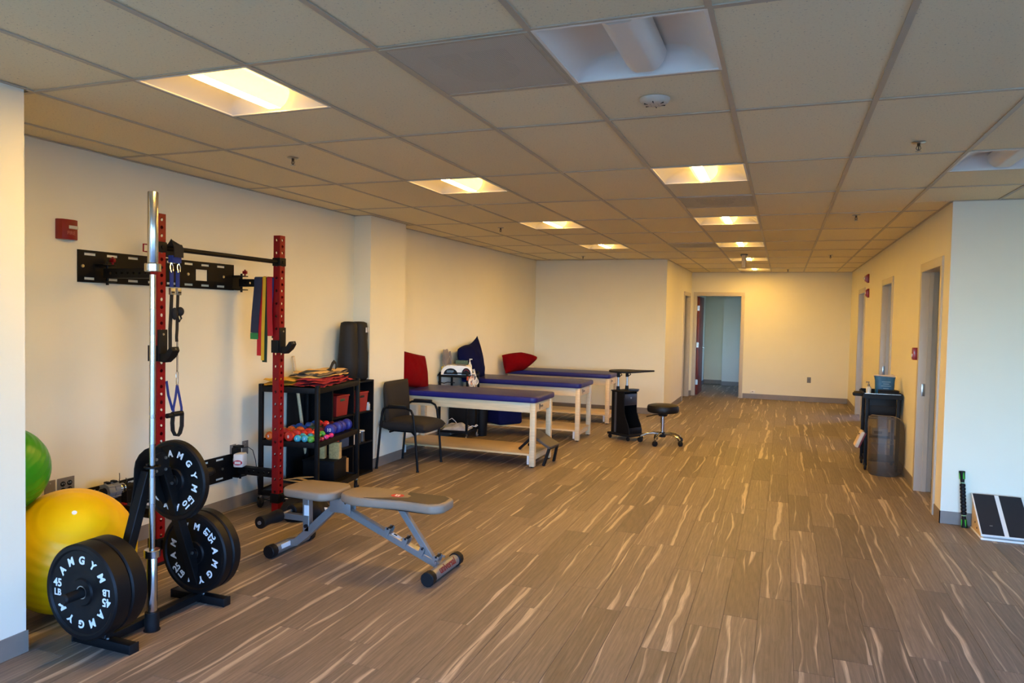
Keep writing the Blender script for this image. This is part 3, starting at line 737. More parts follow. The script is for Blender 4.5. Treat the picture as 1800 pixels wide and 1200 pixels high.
# ---------------------------------------------------------------- suspension trainer on the crossbar
M_blue = mat('blue_webbing', '#152c78', .8, var=.1, bump=.2, bscale=500)
M_strap = mat('black_webbing', '#101012', .8, var=.1, bump=.2, bscale=500)
t = thing('suspension_trainer', 'blue and black strap trainer with loop handle hanging beside left red post', 'strap trainer', (-3.40, 1.19, 0))
def BZ(y): return 2.017
MB().tube([(-.045, -.0, 1.96), (-.045, 0, 2.02), (-.035, 0, 2.042), (-.015, 0, 2.05), (.01, 0, 2.042), (.022, 0, 2.02), (.022, 0, 1.96)], 0, flat=(.075, .005), nrm=(1, 0, 0)).build('anchor_wrap', M_strap, t)
MB().box(-.03, .01, -.037, .037, 1.925, 1.972, .004).build('anchor_tab', M_blue, t)
k = MB()
for y in (-.03, .028): k.tube([(-.01, y, 1.93), (-.005, y + .012, 1.90), (0, y + .006, 1.87), (.0, y - .01, 1.865), (-.01, y - .008, 1.90), (-.01, y, 1.93)], .0035, 6)
k.build('carabiner', M_chrome, t)
for y in (-.028, .022): MB().box(-.012, -.004, y - .014, y + .014, 1.77, 1.875, .002).build('strap', M_blue, t)
for y in (-.028, .026):
    b_ = MB().box(-.016, .004, y - .018, y + .018, 1.72, 1.765, .004).build('cam_buckle', M_steel, t)
    MB().box(.004, .007, y - .012, y + .012, 1.732, 1.742).build('slot', M_hole, b_, smooth=0)
MB().tube([(-.01, -.025, 1.72), (-.01, -.03, 1.62), (-.012, -.035, 1.50), (-.01, -.035, 1.30)], 0, flat=(.026, .004), nrm=(1, 0, 0)).build('strap', M_strap, t)
MB().tube([(-.01, .026, 1.72), (-.008, .02, 1.62), (-.008, .018, 1.50), (-.006, .012, 1.45), (-.004, .012, 1.42)], 0, flat=(.022, .004), nrm=(1, 0, 0)).build('strap', M_strap, t)
MB().ball((.0, .035, 1.615), .026, .024, .03, 12, 8).ball((0, -.01, 1.60), .02, .02, .04, 10, 8).tube([(0, .03, 1.6), (0, .045, 1.57), (0, .03, 1.55), (0, .015, 1.58)], .006, 6).build('strap_knot', M_strap, t)
k = MB()
for y in (.008, .016): k.cyl((-.0, y, 1.43), (-.0, y, 1.23), .0018, n=6)
k.build('cord', M_strap, t)
k = MB().tube([(0, .012, 1.235), (0, .004, 1.22), (0, .006, 1.15), (0, .012, 1.135), (0, .02, 1.15), (0, .02, 1.22), (0, .012, 1.235)], .003, 6); k.build('carabiner', M_chrome, t)
for q in ((-.012, -.01, -.022, .93), (.036, .012, .045, .93)):
    MB().tube([(0, .012, 1.14), (.004, .012 + (q[2] - .012) * .5, 1.06), (.004, q[2], .99), (.004, q[2], q[3] + .02)], 0, flat=(.018, .003), nrm=(1, 0, 0)).build('strap', M_blue, t)
MB().tube([(-.02, -.055, 1.17), (-.02, -.04, 1.08), (0, -.024, .98)], 0, flat=(.018, .003), nrm=(1, 0, 0)).build('strap', M_blue, t)
MB().cyl((.004, -.032, .955), (.004, .05, .955), .0165, n=16).cyl((.004, -.075, .95), (.004, -.035, .95), .016, n=14).build('grip', M_blackmatte, t)
k = MB().tube([(.004, -.024 + .0, .955), (.004, -.03, .90), (.004, -.026, .85), (.004, -.005, .815), (.004, .012, .81), (.004, .032, .825), (.004, .048, .87), (.004, .05, .955)], 0, flat=(.03, .006), nrm=(0, 1, .001)); k.build('foot_cradle', M_strap, t)

# ---------------------------------------------------------------- resistance bands over the right arm
def band(lab, mname, colr, x, w, drop, sway, back, lean=0, tip=None):
    t = thing('resistance_band', lab, 'resistance band', (x, 2.33, 1.852), 0, 'resistance bands over the rack arm')
    yf = -.034 - lean; yb = .034 + lean; zt = .033 + lean
    pts = [(sway, yf, -drop), (sway * .6, yf - .003, -drop * .6), (sway * .25, yf, -drop * .25), (0, yf, .0), (0, yf, zt - .006), (0, yf + .01, zt + .002), (0, yb - .01, zt + .002), (0, yb, zt - .006), (0, yb, 0), (-.2 * sway, yb, -back)]
    MB().tube(pts, 0, flat=(w, .0022), nrm=(0, 1, .0001)).build('band', mat(mname, colr, .65, var=.06), t)
    if tip: MB().box(sway - w / 2, sway + w / 2, yf - .002, yf + .0015, -drop - .05, -drop + .001).build('tip', mat(*tip), t, smooth=0)
    return t
band('broad navy resistance band, leftmost on the arm, with green tip', 'band_navy', '#1a2440', -3.665, .075, .40, -.035, .3, .012, ('band_green', '#1f7f3f', .6))
band('red resistance band hanging lowest but one, right of the navy band', 'band_red', '#c01420', -3.638, .062, .58, -.012, .36, .003)
band('thin yellow resistance band between the two red ones', 'band_yellow', '#d6a520', -3.602, .03, .615, -.012, .40, .016)
band('dark green resistance band, longest of the hanging bands', 'band_dark', '#12301f', -3.582, .045, .63, -.018, .44, .009)
band('short red resistance band hanging next to the red post', 'band_red2', '#b01220', -3.556, .05, .42, .012, .2, .012)
band('short blue resistance band, rightmost, touching the red post', 'band_blue', '#17306e', -3.535, .03, .27, -.012, .2, .005)

# ---------------------------------------------------------------- wall fittings
t = thing('fire_alarm_strobe', 'red fire alarm with clear strobe high on left wall', 'fire alarm', (XL, .837, 2.108))
MB().prism([(0, -.066), (.012, -.066), (.038, -.05), (.046, -.02), (.046, .03), (.036, .055), (.012, .066), (0, .066)], 'z', -.062, .062, .004).build('housing', mat('alarm_red', '#7d1214', .3, coat=.3), t)
MB().box(.034, .049, -.012, .052, .004, .026, .004).build('strobe_lens', mat('strobe_clear', '#d9d6cc', .1, .3), t)
MB().mesh(text_mesh('FIRE', .03, .01), T(.0475, .004, -.022) @ FACE_X).build('lettering', mat('alarm_print', '#a85a58', .4), t, smooth=0)
def outlet(loc, rz, lab, kind='duplex', gang=1, cat='outlet', c=M_plate):
    t = thing('wall_outlet', lab, cat, loc, rz); w = .036 if gang == 1 else .058
    MB().box(-w, w, -.005, 0, -.058, .058, .003).build('cover_plate', c, t)
    for g in ([0] if gang == 1 else [-.023, .023]):
        if kind == 'blank': MB().cyl((g, -.005, .04), (g, -.0065, .04), .004, n=8).cyl((g, -.005, -.04), (g, -.0065, -.04), .004, n=8).build('screw', M_steel, t); continue
        for z in (-.02, .02):
            f = MB().cyl((g, -.005, z), (g, -.0075, z), .0165, n=18).build('socket', M_blackmatte, t)
            MB().box(g - .007, g - .005, -.0085, -.0075, z - .002, z + .007).box(g + .005, g + .007, -.0085, -.0075, z - .002, z + .007).build('slot', M_print, f, smooth=0)
    return t
outlet((XL, .73, .505), 90, 'blank grey wall plate nearest the wall stub, above the yellow ball', 'blank')
outlet((XL, .836, .505), 90, 'double grey outlet above the yellow ball', gang=2)
outlet((XL, 2.31, .475), 90, 'grey outlet with black adapter plugged in, left of the shelf cart')
outlet((XL, 2.453, .485), 90, 'plain grey wall plate right of the plugged outlet', 'blank')
outlet((.783, YF, .442), 0, 'grey outlet plate low on the far end wall', 'blank')
t = thing('plug_adapter', 'black charger adapter plugged into the left wall outlet', 'adapter', (XL + .008, 2.315, .49))
MB().box(0, .05, -.03, .03, -.05, .02, .006).build('body', M_blackmatte, t); MB().box(0, .06, -.015, .05, .015, .035, .004).build('second_plug', M_blackmatte, t)
t = thing('charger_unit', 'white charger with red framed badge standing on lower rack arm', 'charger', (-3.845, 2.30, .362), 20)
MB().box(-.04, .04, -.05, .05, 0, .11, .012).build('body', M_white, t)
MB().prism([(.036 * math.cos(a), .02 * math.sin(a) + .04) for a in [2 * PI * q / 20 for q in range(20)]], 'y', -.054, -.049).build('red_badge', mat('badge_red', '#b8203a', .4), t)
MB().box(-.024, .024, -.0555, -.0538, .03, .05).build('badge_centre', M_print, t, smooth=0)
t = thing('charger_cable', 'thin black cable drooping from the outlet to the floor', 'cable', (XL, 2.36, 0))
MB().tube([(.05, .0, .50), (.06, .06, .50), (.05, .13, .46), (.03, .19, .36), (.03, .21, .25), (.05, .2, .12), (.09, .22, .03), (.16, .26, .006), (.2, .3, .006)], .003, 6).build('cord', M_strap, t)
# collars lying on the lower left arm
M_clamp = mat('clamp_grey', '#6d747c', .45, var=.06)
for q, (x, lab) in enumerate(((-3.73, 'grey lock-jaw barbell collar at the front end of the storage peg'), (-3.73, 'grey lock-jaw barbell collar second from the front on the peg'))):
    t = thing('barbell_collar', lab, 'barbell collar', (x, .966 + .048 * q, .465), 90, 'barbell collars')
    k = MB().lathe([(.027, -.022), (.047, -.022), (.05, -.018), (.05, .018), (.047, .022), (.027, .022), (.027, -.022)], 28, XAX); k.build('clamp_ring', M_clamp, t)
    k = MB()
    for a in range(8): k.box(-.024, .024, -.006, .006, .047, .054, .001, 1, Matrix.Rotation(a * PI / 4, 4, 'X'))
    k.build('ribs', M_clamp, t, stuff=True)
    MB().lathe([(.024, -.018), (.0272, -.018), (.0272, .018), (.024, .018), (.024, -.018)], 24, XAX).build('rubber_liner', M_blackmatte, t)
    MB().box(-.012, .012, -.02, .02, .048, .062, .004).build('latch', M_blackmatte, t)
for q, (y, a_, lab) in enumerate(((1.056, 25, 'silver spring collar behind the grey lock-jaw collars'), (1.078, -120, 'silver spring collar at the back end of the storage peg'))):
    t = thing('spring_collar', lab, 'barbell collar', (-3.73, y, .465), 90, 'spring collars')
    Q = Matrix.Rotation(R(a_), 4, 'X')
    k = MB().tube([Q @ Vector((.014 * (a / 44) - .007, .029 * math.cos(2 * PI * a / 12), .029 * math.sin(2 * PI * a / 12))) for a in range(44)], .0028, 6); k.build('coil', M_chrome, t)
    for sgn in (-1, 1):
        MB().tube([Q @ Vector(v) for v in ((0, .02 * sgn, .027), (.004, .03 * sgn, .055), (-.004, .035 * sgn, .085), (-.014, .03 * sgn, .10))], .003, 6).build('handle', M_chrome, t)
t = thing('red_clip', 'small red clip lying on the lower rack arm', 'clip', (-3.70, 1.06, .360)); MB().box(-.022, .022, -.012, .012, 0, .012, .004).build('body', M_red, t)

# ---------------------------------------------------------------- adjustable bench
t = thing('weight_bench', 'adjustable weight bench with tan and taupe pads on silver frame', 'weight bench', (-2.25, 1.66, 0))
def X(x): return x + 2.25
def pad(poly, z0, z1, m_, name, bev=.018):
    k = MB(); A = [k.bm.verts.new((x, y, z0)) for x, y in poly]; f = k.bm.faces.new(A)
    r = bmesh.ops.extrude_face_region(k.bm, geom=[f]); vs = [v for v in r['geom'] if isinstance(v, bmesh.types.BMVert)]
    bmesh.ops.translate(k.bm, vec=(0, 0, z1 - z0), verts=vs)
    es = [e for e in k.bm.edges if abs(e.verts[0].co.z - e.verts[1].co.z) < 1e-6]
    bmesh.ops.bevel(k.bm, geom=es, offset=bev, segments=4, affect='EDGES', profile=.5)
    return k.build(name, m_, t, smooth=50)
def rounded(pts, r=.03, n=4):
    out = []; N = len(pts)
    for i in range(N):
        p = Vector(pts[i]); a = (Vector(pts[i - 1]) - p); c = (Vector(pts[(i + 1) % N]) - p)
        ra = min(r, a.length * .45, c.length * .45); a.normalize(); c.normalize(); p0, p1 = p + a * ra, p + c * ra
        for q in range(n + 1):
            u = q / n; out.append(tuple((1 - u) ** 2 * p0 + 2 * u * (1 - u) * p + u * u * p1))
    return out
pad(rounded([(X(-2.84), -.10), (X(-2.80), -.15), (X(-2.50), -.17), (X(-2.44), -.10), (X(-2.44), .10), (X(-2.50), .17), (X(-2.80), .15), (X(-2.84), .10)], .05), .405, .462, M_tan, 'seat_pad')
bp_ = pad(rounded([(X(-2.415), -.09), (X(-2.30), -.15), (X(-2.18), -.15), (X(-1.95), -.115), (X(-1.72), -.13), (X(-1.665), -.08), (X(-1.665), .08), (X(-1.72), .13), (X(-1.95), .115), (X(-2.18), .15), (X(-2.30), .15), (X(-2.415), .09)], .06), .402, .462, M_tan, 'back_pad')
bp_['label'] = 'tan and taupe back pad with red badge'
cv = [(X(-2.20), -.135), (X(-2.10), -.09), (X(-2.045), -.055), (X(-1.99), -.045), (X(-1.945), -.02), (X(-1.945), .03), (X(-1.99), .06), (X(-2.0), .112)]
insert = cv + [(X(-1.95), .104), (X(-1.75), .112), (X(-1.70), .075), (X(-1.69), 0), (X(-1.70), -.075), (X(-1.75), -.112), (X(-1.95), -.104), (X(-2.1), -.128)]
pi_ = MB().prism(insert, 'z', .4615, .4632).build('taupe_panel', M_taupe, bp_); pi_['label'] = 'dark taupe panel on the pad'
bd = MB().prism([(X(-2.03) + .044 * math.cos(a), -.002 + .036 * math.sin(a)) for a in [2 * PI * q / 28 for q in range(28)]], 'z', .4622, .4637).build('badge', mat('badge_scarlet', '#b8261c', .5), bp_); bd['label'] = 'round red badge with white strokes'
lg = MB()
for sx in (-.010, .010): lg.box(X(-2.03) + sx - .004, X(-2.03) + sx + .004, -.018, .016, .4635, .4643)
lg.box(X(-2.03) - .02, X(-2.03) + .006, .012, .019, .4635, .4643).box(X(-2.03) - .006, X(-2.03) + .02, -.021, -.014, .4635, .4643).build('badge_mark', M_print, bp_, smooth=0)
MB().box(X(-2.36), X(-1.76), -.07, .07, .385, .402, .004).build('pad_board', M_blackmatte, t)
MB().bar((X(-2.72), 0, .39), (X(-2.715), 0, .15), .05, .05, (0, 1, 0), .004).build('seat_post', M_silver, t)
MB().bar((X(-2.80), 0, .395), (X(-2.42), 0, .395), .045, .022, bev=.003).build('seat_rail', M_silver, t)
k = MB().tube([(X(-2.86), 0, .055), (X(-2.80), 0, .065), (X(-2.72), 0, .13), (X(-2.62), 0, .225), (X(-2.50), 0, .335), (X(-2.44), 0, .365)], 0, flat=(.05, .05), nrm=(0, 0, 1)); k.build('rear_leg', M_silver, t)
k = MB().box(X(-2.52), X(-2.36), -.037, -.026, .31, .40, .004).box(X(-2.52), X(-2.36), .026, .037, .31, .40, .004); k.build('pivot_bracket', M_silver, t, stuff=False)
k = MB()
for x_, z_ in ((-2.39, .385), (-2.05, .39)): k.cyl((X(x_), -.05, z_), (X(x_), .05, z_), .008, n=10)
k.build('pivot_bolts', M_chrome, t, stuff=True)
MB().bar((X(-2.47), 0, .35), (X(-1.715), 0, .05), .05, .045, bev=.004).build('main_beam', M_silver, t)
MB().bar((X(-2.005), 0, .385), (X(-1.765), 0, .075), .04, .04, bev=.004).build('support_strut', M_silver, t)
MB().bar((X(-2.33), 0, .39), (X(-1.78), 0, .385), .04, .03, bev=.003).build('back_rail', M_silver, t)
d = (Vector((X(-1.715), 0, .05)) - Vector((X(-2.47), 0, .35))).normalized(); nn = Vector((-d.z, 0, d.x)); nn = nn if nn.z > 0 else -nn
for f_ in (.49, .66, .82, .95):
    p = Vector((X(-2.47), 0, .35)).lerp(Vector((X(-1.715), 0, .05)), f_)
    k = MB()
    for sy in (-.03, .03): k.bar(p + Vector((0, sy, 0)), p + nn * .055 + Vector((0, sy, 0)), .006, .035, d)
    br = k.build('ladder_bracket', M_silver, t); MB().bar(p + nn * .05 + Vector((0, -.037, 0)), p + nn * .05 + Vector((0, .037, 0)), .012, .012).build('notch_catch', M_blackmatte, br)
for f_, L_, mm in ((.22, .10, M_plate), (.38, .12, M_plate), (.57, .07, M_print)):
    p = Vector((X(-2.47), 0, .35)).lerp(Vector((X(-1.715), 0, .05)), f_) + nn * .0235
    MB().bar(p - d * L_ / 2, p + d * L_ / 2, .028, .002, nn).build('beam_sticker', mm, t, smooth=0)
p = Vector((X(-2.47), 0, .35)).lerp(Vector((X(-1.715), 0, .05)), .555) + nn * .025
MB().bar(p - d * .012, p + d * .012, .016, .001, nn).build('sticker_print', M_hole, t, smooth=0)
MB().box(-.0275 + X(-2.70), X(-2.70) + .012, -.0275, -.0265, .26, .33).build('warning_sticker', M_print, t, smooth=0)
def stabil(x, y0, y1, name):
    k = MB().cyl((x, y0, .045), (x, y1, .045), .036, n=24); o = k.build(name, M_silver, t)
    for a, c in ((y0 - .012, y0 + .045), (y1 - .045, y1 + .012)):
        MB().lathe([(0, 0), (.040, 0), (.044, .004), (.044, .05), (.040, .057), (0, .057)], 12, T(x, a, .045) @ Matrix.Rotation(R(-90), 4, 'X')).build('end_cap', M_blackmatte, o)
    return o
rs = stabil(X(-2.87), -.20, .24, 'rear_stabilizer'); fs_ = stabil(X(-1.69), -.23, .19, 'front_stabilizer')
MB().box(X(-2.84), X(-2.833), -.12, -.03, .045, .075).build('warning_sticker', M_print, rs, smooth=0)
a_ = R(38)                                                 # word on the front bar, wrapped on its +x side
k = MB().mesh(text_mesh('universal', .062, .02, .0008, .25), T(X(-1.69) + .0365 * math.cos(a_), -.02, .045 + .0365 * math.sin(a_)) @ Matrix.Rotation(-a_, 4, 'Y') @ FACE_X)
k.build('lettering', mat('print_maroon', '#6e1220', .5), fs_, smooth=0, stuff=True)
for y in (-.05, .07): MB().cyl((X(-1.72), y - .015, .085), (X(-1.72), y - .015, .10), .008, n=8).build('bolt', M_chrome, fs_)
k = MB().bar((X(-2.90), 0, .235), (X(-2.72), 0, .235), .045, .04, bev=.003); k.build('roller_arm', M_silver, t)
MB().cyl((X(-2.90), -.27, .25), (X(-2.90), .27, .25), .012, n=12).build('roller_axle', M_silver, t)
for s_ in (-1, 1):
    MB().lathe([(.0, 0), (.036, 0), (.043, .006), (.042, .05), (.034, .10), (.036, .15), (.042, .19), (.04, .2), (0, .2)], 20, T(X(-2.90), s_ * .06, .25) @ Matrix.Rotation(R(-90 * s_), 4, 'X')).build('foam_roller', M_blackmatte, t)
MB().cyl((X(-2.71), -.04, .19), (X(-2.71), .03, .19), .012, n=12).build('knob', M_blackmatte, t)

# ---------------------------------------------------------------- soft shapes
def soft(w, l, h, nx=22, ny=22, pinch=.25, wr=.01, seed=0, p=2.6, flat=0):
    """A stuffed cushion w by l by h in its own xy plane; corners drawn out, surface creased."""
    from mathutils import noise
    k = MB(); sides = []
    for sg in (1, -1):
        g = []
        for i in range(nx + 1):
            row = []
            for j in range(ny + 1):
                u, v = -1 + 2 * i / nx, -1 + 2 * j / ny
                e = (1 - abs(u) ** p) ** .5 * (1 - abs(v) ** p) ** .5
                x = w / 2 * u * (1 - pinch * .35 * (1 - v * v) * abs(u) ** 2 * .6); y = l / 2 * v * (1 - pinch * .35 * (1 - u * u) * abs(v) ** 2 * .6)
                z = (h / 2 * e * sg) if not (flat and sg < 0) else 0
                z += wr * noise.noise(Vector((x * 9 + seed, y * 9, sg * 3 + seed))) * e
                row.append((x, y, z))
            g.append(row)
        sides.append(g)
    V0 = [[k.bm.verts.new(q) for q in r] for r in sides[0]]
    V1 = [[V0[i][j] if i in (0, nx) or j in (0, ny) else k.bm.verts.new(sides[1][i][j]) for j in range(ny + 1)] for i in range(nx + 1)]
    for i in range(nx):
        for j in range(ny):
            k.bm.faces.new((V0[i][j], V0[i + 1][j], V0[i + 1][j + 1], V0[i][j + 1])); k.bm.faces.new((V1[i][j], V1[i][j + 1], V1[i + 1][j + 1], V1[i + 1][j]))
    return k
def sagmesh(k, fn):
    for v in k.bm.verts: v.co = fn(v.co)
    return k
def moved(k, M): bmesh.ops.transform(k.bm, matrix=M, verts=k.bm.verts[:]); return k

# ---------------------------------------------------------------- shelf cart with dumbbells
CX, CY, CR = -3.575, 2.88, 9
t = thing('shelf_cart', 'black three-shelf rolling cart by left wall holding dumbbells', 'shelf cart', (CX, CY, 0), CR)
cw, cl = .25, .40
for x_ in (-cw, cw):
    for y_ in (-cl, cl):
        MB().box(x_ - .017, x_ + .017, y_ - .017, y_ + .017, .11, 1.03, .003).build('post', M_black, t)
        f = MB().cyl((x_, y_, .085), (x_, y_, .115), .012, n=10).box(x_ - .018, x_ - .014, y_ - .02, y_ + .02, .04, .09).box(x_ + .014, x_ + .018, y_ - .02, y_ + .02, .04, .09).build('caster', M_chrome, t)
        MB().lathe([(0, -.011), (.036, -.011), (.042, -.006), (.042, .006), (.036, .011), (0, .011)], 20, T(x_, y_, .042) @ XAX).build('wheel', M_blackmatte, f)
for z in (.14, .555, 1.0):
    k = MB().box(-cw - .01, cw + .01, -cl - .01, cl + .01, z - .035, z - .03).box(-cw - .014, cw + .014, -cl - .014, -cl - .008, z - .035, z + .012, .002).box(-cw - .014, cw + .014, cl + .008, cl + .014, z - .035, z + .012, .002)
    k.box(-cw - .014, -cw - .008, -cl, cl, z - .035, z + .012, .002).box(cw + .008, cw + .014, -cl, cl, z - .035, z + .012, .002)
    k.box(-cw - .008, cw + .008, -cl - .008, cl + .008, z - .006, z); k.build('shelf', M_black, t)
CM = Matrix.Translation((CX, CY, 0)) @ Matrix.Rotation(R(CR), 4, 'Z')
def on_cart(x, y, z): return CM @ Vector((x, y, z))
DBC = dict(orange='#e2661b', red='#cf2b1c', teal='#3fa3b5', green='#57a83a', crimson='#8f1f30', blue='#1d4f9c', darkgreen='#123f2c', maroon='#571a28', indigo='#272a7c', pink='#d42a72')
def dumbbell(x, y, r, L, c, lab, rz=0, z=.555):
    p = on_cart(x, y, z + r * .97)
    o = thing('dumbbell', lab, 'dumbbell', p, CR + rz, 'neoprene dumbbells on the cart'); mm = mat('neoprene_' + c, DBC[c], .42, var=.06)
    hl = L * .32
    for s_ in (-1, 1):
        MB().lathe([(0, 0), (r * .55, 0), (r * .9, hl * .16), (r, hl * .4), (r, hl * .65), (r * .85, hl * .9), (r * .45, hl), (0, hl)], 14, T(0, s_ * (L / 2 - hl), 0) @ Matrix.Rotation(R(-90 * s_), 4, 'X')).build('head', mm, o)
    MB().lathe([(r * .42, -L * .2), (r * .36, 0), (r * .42, L * .2)], 12, Matrix.Rotation(R(90), 4, 'X')).build('handle', mm, o)
    MB().mesh(text_mesh(str({.036: 5, .042: 8, .030: 3, .028: 2, .040: 6, .052: 10}.get(r, 4)), r * .8, .02), T(0, -L / 2 - .0006, 0) @ FACE_Y).build('weight_mark', M_print, o, smooth=0)
for a in [(-.205, -.29, .036, .15, 'orange', 'orange dumbbell, leftmost in the front row, beside the red post'),
          (-.115, -.29, .042, .16, 'red', 'red dumbbell in the front row, just right of the red post'), (-.022, -.29, .042, .16, 'red', 'red dumbbell in the front row, next to the teal pair'),
          (.055, -.31, .030, .13, 'teal', 'teal dumbbell in the front row, left one of the pair'), (.118, -.30, .030, .13, 'teal', 'teal dumbbell in the front row, between teal and green ones'),
          (.178, -.32, .028, .12, 'green', 'small green dumbbell at the front edge of the shelf'), (.229, -.31, .020, .10, 'crimson', 'tiny crimson dumbbell against the cart corner post'),
          (-.165, -.11, .040, .16, 'orange', 'orange dumbbell behind the front red one'), (-.08, -.11, .040, .16, 'orange', 'orange dumbbell behind the red pair, right one'),
          (.0, -.11, .036, .15, 'red', 'red dumbbell in the second row, left one'), (.078, -.12, .036, .15, 'red', 'red dumbbell in the second row, right one'),
          (.148, -.15, .030, .13, 'green', 'lime green dumbbell behind the small green one'),
          (-.18, .07, .040, .16, 'blue', 'blue dumbbell at the back left of the shelf'), (-.095, .07, .040, .16, 'blue', 'blue dumbbell second from the left at the back'),
          (-.01, .07, .040, .16, 'darkgreen', 'dark green dumbbell in the middle of the shelf'), (.07, .06, .036, .16, 'maroon', 'maroon dumbbell behind the red ones'),
          (-.13, .26, .040, .16, 'blue', 'blue dumbbell farthest back on the shelf'), (-.045, .26, .040, .16, 'darkgreen', 'dark green dumbbell farthest back on the shelf'), (.04, .25, .040, .16, 'maroon', 'maroon dumbbell farthest back on the shelf')]:
    dumbbell(*a)
dumbbell(.165, .085, .052, .19, 'indigo', 'large indigo dumbbell at the right edge, nearer one'); dumbbell(.165, .29, .052, .19, 'indigo', 'large indigo dumbbell at the right edge, farther one')
dumbbell(.222, -.13, .021, .13, 'pink', 'bright pink dumbbell lying along the right edge')
dumbbell(.075, .06, .026, .12, 'red', 'small red dumbbell lying on top of the maroon one', 70, .555 + .072)
# bags on top of the cart
def clothbag(name, lab, cat, x, y, z, w, l, h, m_, rz=0, seed=0, layers=1):
    from mathutils import noise
    o = thing(name, lab, cat, on_cart(x, y, z), CR + rz)
    for q in range(layers):
        k = soft(w * (1 - .08 * q), l * (1 - .06 * q), h / layers * 1.1, 26, 26, .1, .0, seed, 6, flat=1)
        for v in k.bm.verts:
            n_ = noise.noise(Vector((v.co.x * 11 + seed + q * 5, v.co.y * 11, q))); n2 = noise.noise(Vector((v.co.x * 5, v.co.y * 6 + seed, q * 3 + 9)))
            v.co.x += .03 * n2; v.co.y += .035 * noise.noise(Vector((v.co.x * 7 + 3, v.co.y * 4, seed + q)))
            v.co.z += (.5 + .5 * n_) * h * .55 + n2 * h * .2 * (q > 0)
        moved(k, T(.012 * (q % 2), 0, q * h / layers + .003) @ Matrix.Rotation(R((seed * 7 + q * 11) % 13 - 6), 4, 'Z')).build('canvas' if q == 0 else 'fold', m_ if q % 2 == 0 else M_gcan if m_ is M_tcan else m_, o, smooth=50)
    return o
M_ycan = mat('yellow_canvas', '#c4962a', .85, var=.15, bump=.3, bscale=250); M_rcan = mat('red_canvas', '#8e1722', .85, var=.12, bump=.3, bscale=250)
M_tcan = mat('tan_canvas', '#c9a76a', .85, var=.15, bump=.3, bscale=250); M_gcan = mat('grey_canvas', '#6d6152', .85, var=.12, bump=.3, bscale=250)
clothbag('sandbag', 'folded yellow canvas bag at left end of the cart top', 'bag', -.145, -.22, 1.0, .27, .34, .065, M_ycan, 6, 3, 2)
o = clothbag('sandbag', 'folded dark red canvas bag at the right edge of the cart top', 'bag', .13, -.05, 1.0, .28, .66, .062, M_rcan, -3, 11, 3)
o = clothbag('sandbag', 'folded tan canvas bag with black strap handles, on the red bag', 'bag', .07, .02, 1.066, .28, .62, .05, M_tcan, 3, 23, 3)
MB().tube([(.05, .0, .045), (.06, .06, .06), (.065, .1, .11), (.06, .15, .125), (.06, .19, .105), (.055, .2, .045)], 0, flat=(.03, .004), nrm=(1, 0, .3)).build('handle', M_strap, o)
MB().tube([(-.05, -.30, .05), (-.02, -.22, .068), (.04, -.1, .06), (.1, .0, .056)], 0, flat=(.04, .005), nrm=(0, 0, 1)).build('strap', M_strap, o)
o = clothbag('sandbag', 'black canvas bag lying between the yellow and tan bags', 'bag', -.10, .1, 1.0, .26, .4, .085, M_strap, -8, 31, 1)
t = thing('floor_sandbag', 'black bundled sandbag on the floor behind the bench seat post', 'bag', (-3.22, 2.30, .0), 20)
moved(soft(.34, .22, .20, 20, 16, .1, .03, 5, 3.2), T(0, 0, .085)).build('bag', M_blackmatte, t, smooth=60); MB().tube([(-.1, 0, .16), (-.08, 0, .215), (.0, 0, .23), (.08, 0, .215), (.1, 0, .16)], .012, 8).build('handle', M_strap, t)
MB().cyl((.16, 0, .09), (.22, -.01, .085), .012, n=10).build('tie_end', M_white, t)
# lower shelf things
def boxthing(name, lab, cat, loc, rz, size, m_, part='body', bev=.006, lid=None, cartpos=False):
    o = thing(name, lab, cat, on_cart(*loc) if cartpos else loc, rz + (CR if cartpos else 0)); w_, l_, h_ = size
    MB().box(-w_ / 2, w_ / 2, -l_ / 2, l_ / 2, 0, h_, bev).build(part, m_, o)
    if lid: MB().box(-w_ / 2 - .004, w_ / 2 + .004, -l_ / 2 - .004, l_ / 2 + .004, h_, h_ + .012, .003).build('lid', lid, o)
    return o
boxthing('storage_box', 'black storage box on the bottom shelf of the cart', 'box', (.02, .22, .14), 0, (.3, .26, .16), M_black, cartpos=True, lid=M_blackmatte)
boxthing('cork_block', 'tan cork block standing on the black box in the cart', 'block', (.12, .22, .312), 0, (.10, .06, .15), mat('cork', '#c3a163', .85, var=.2, scale=60), cartpos=True)
boxthing('cork_block', 'narrow tan cork block beside the cart corner post', 'block', (.01, .20, .312), 5, (.05, .06, .16), MATS['cork'], cartpos=True)
o = thing('strap_bundle', 'tangle of brown and black straps on the cart bottom shelf', 'straps', on_cart(.06, -.2, .14), CR)
rr_ = random.Random(4)
for q in range(6):
    pts = [(rr_.uniform(-.2, .15), rr_.uniform(-.16, .16), .02 + .015 * (q % 4) + .012 * rr_.random()) for _ in range(6)]
    MB().tube(pts, 0, flat=(.03, .004), nrm=(0, 0, 1)).build('strap', (M_strap, mat('brown_strap', '#6b3f1d', .8, var=.2), M_strap, M_tcan)[q % 4], o)
# black foam board behind the cart and the wooden dowel
t = thing('foam_board', 'tall black foam board leaning on the wall behind the cart', 'board', (XL + .012, 3.12, 0))
MB().box(0, .014, -.14, .15, 0, .97, .004).build('board', M_blackmatte, t); MB().box(.014, .016, -.13, .14, .9, .93, .0).build('edge_tape', M_black, t)
t = thing('wooden_dowel', 'pale wooden dowel leaning behind the cart, its tip above the bags', 'stick', (-3.893, 3.30, 0))
MB().cyl((0, 0, .0), (.0, -.27, 1.22), .0155, n=14).build('shaft', M_maple, t); MB().cyl((0, -.27, 1.22), (0, -.271, 1.225), .0155, .012, n=14).build('tip', M_maplex, t)

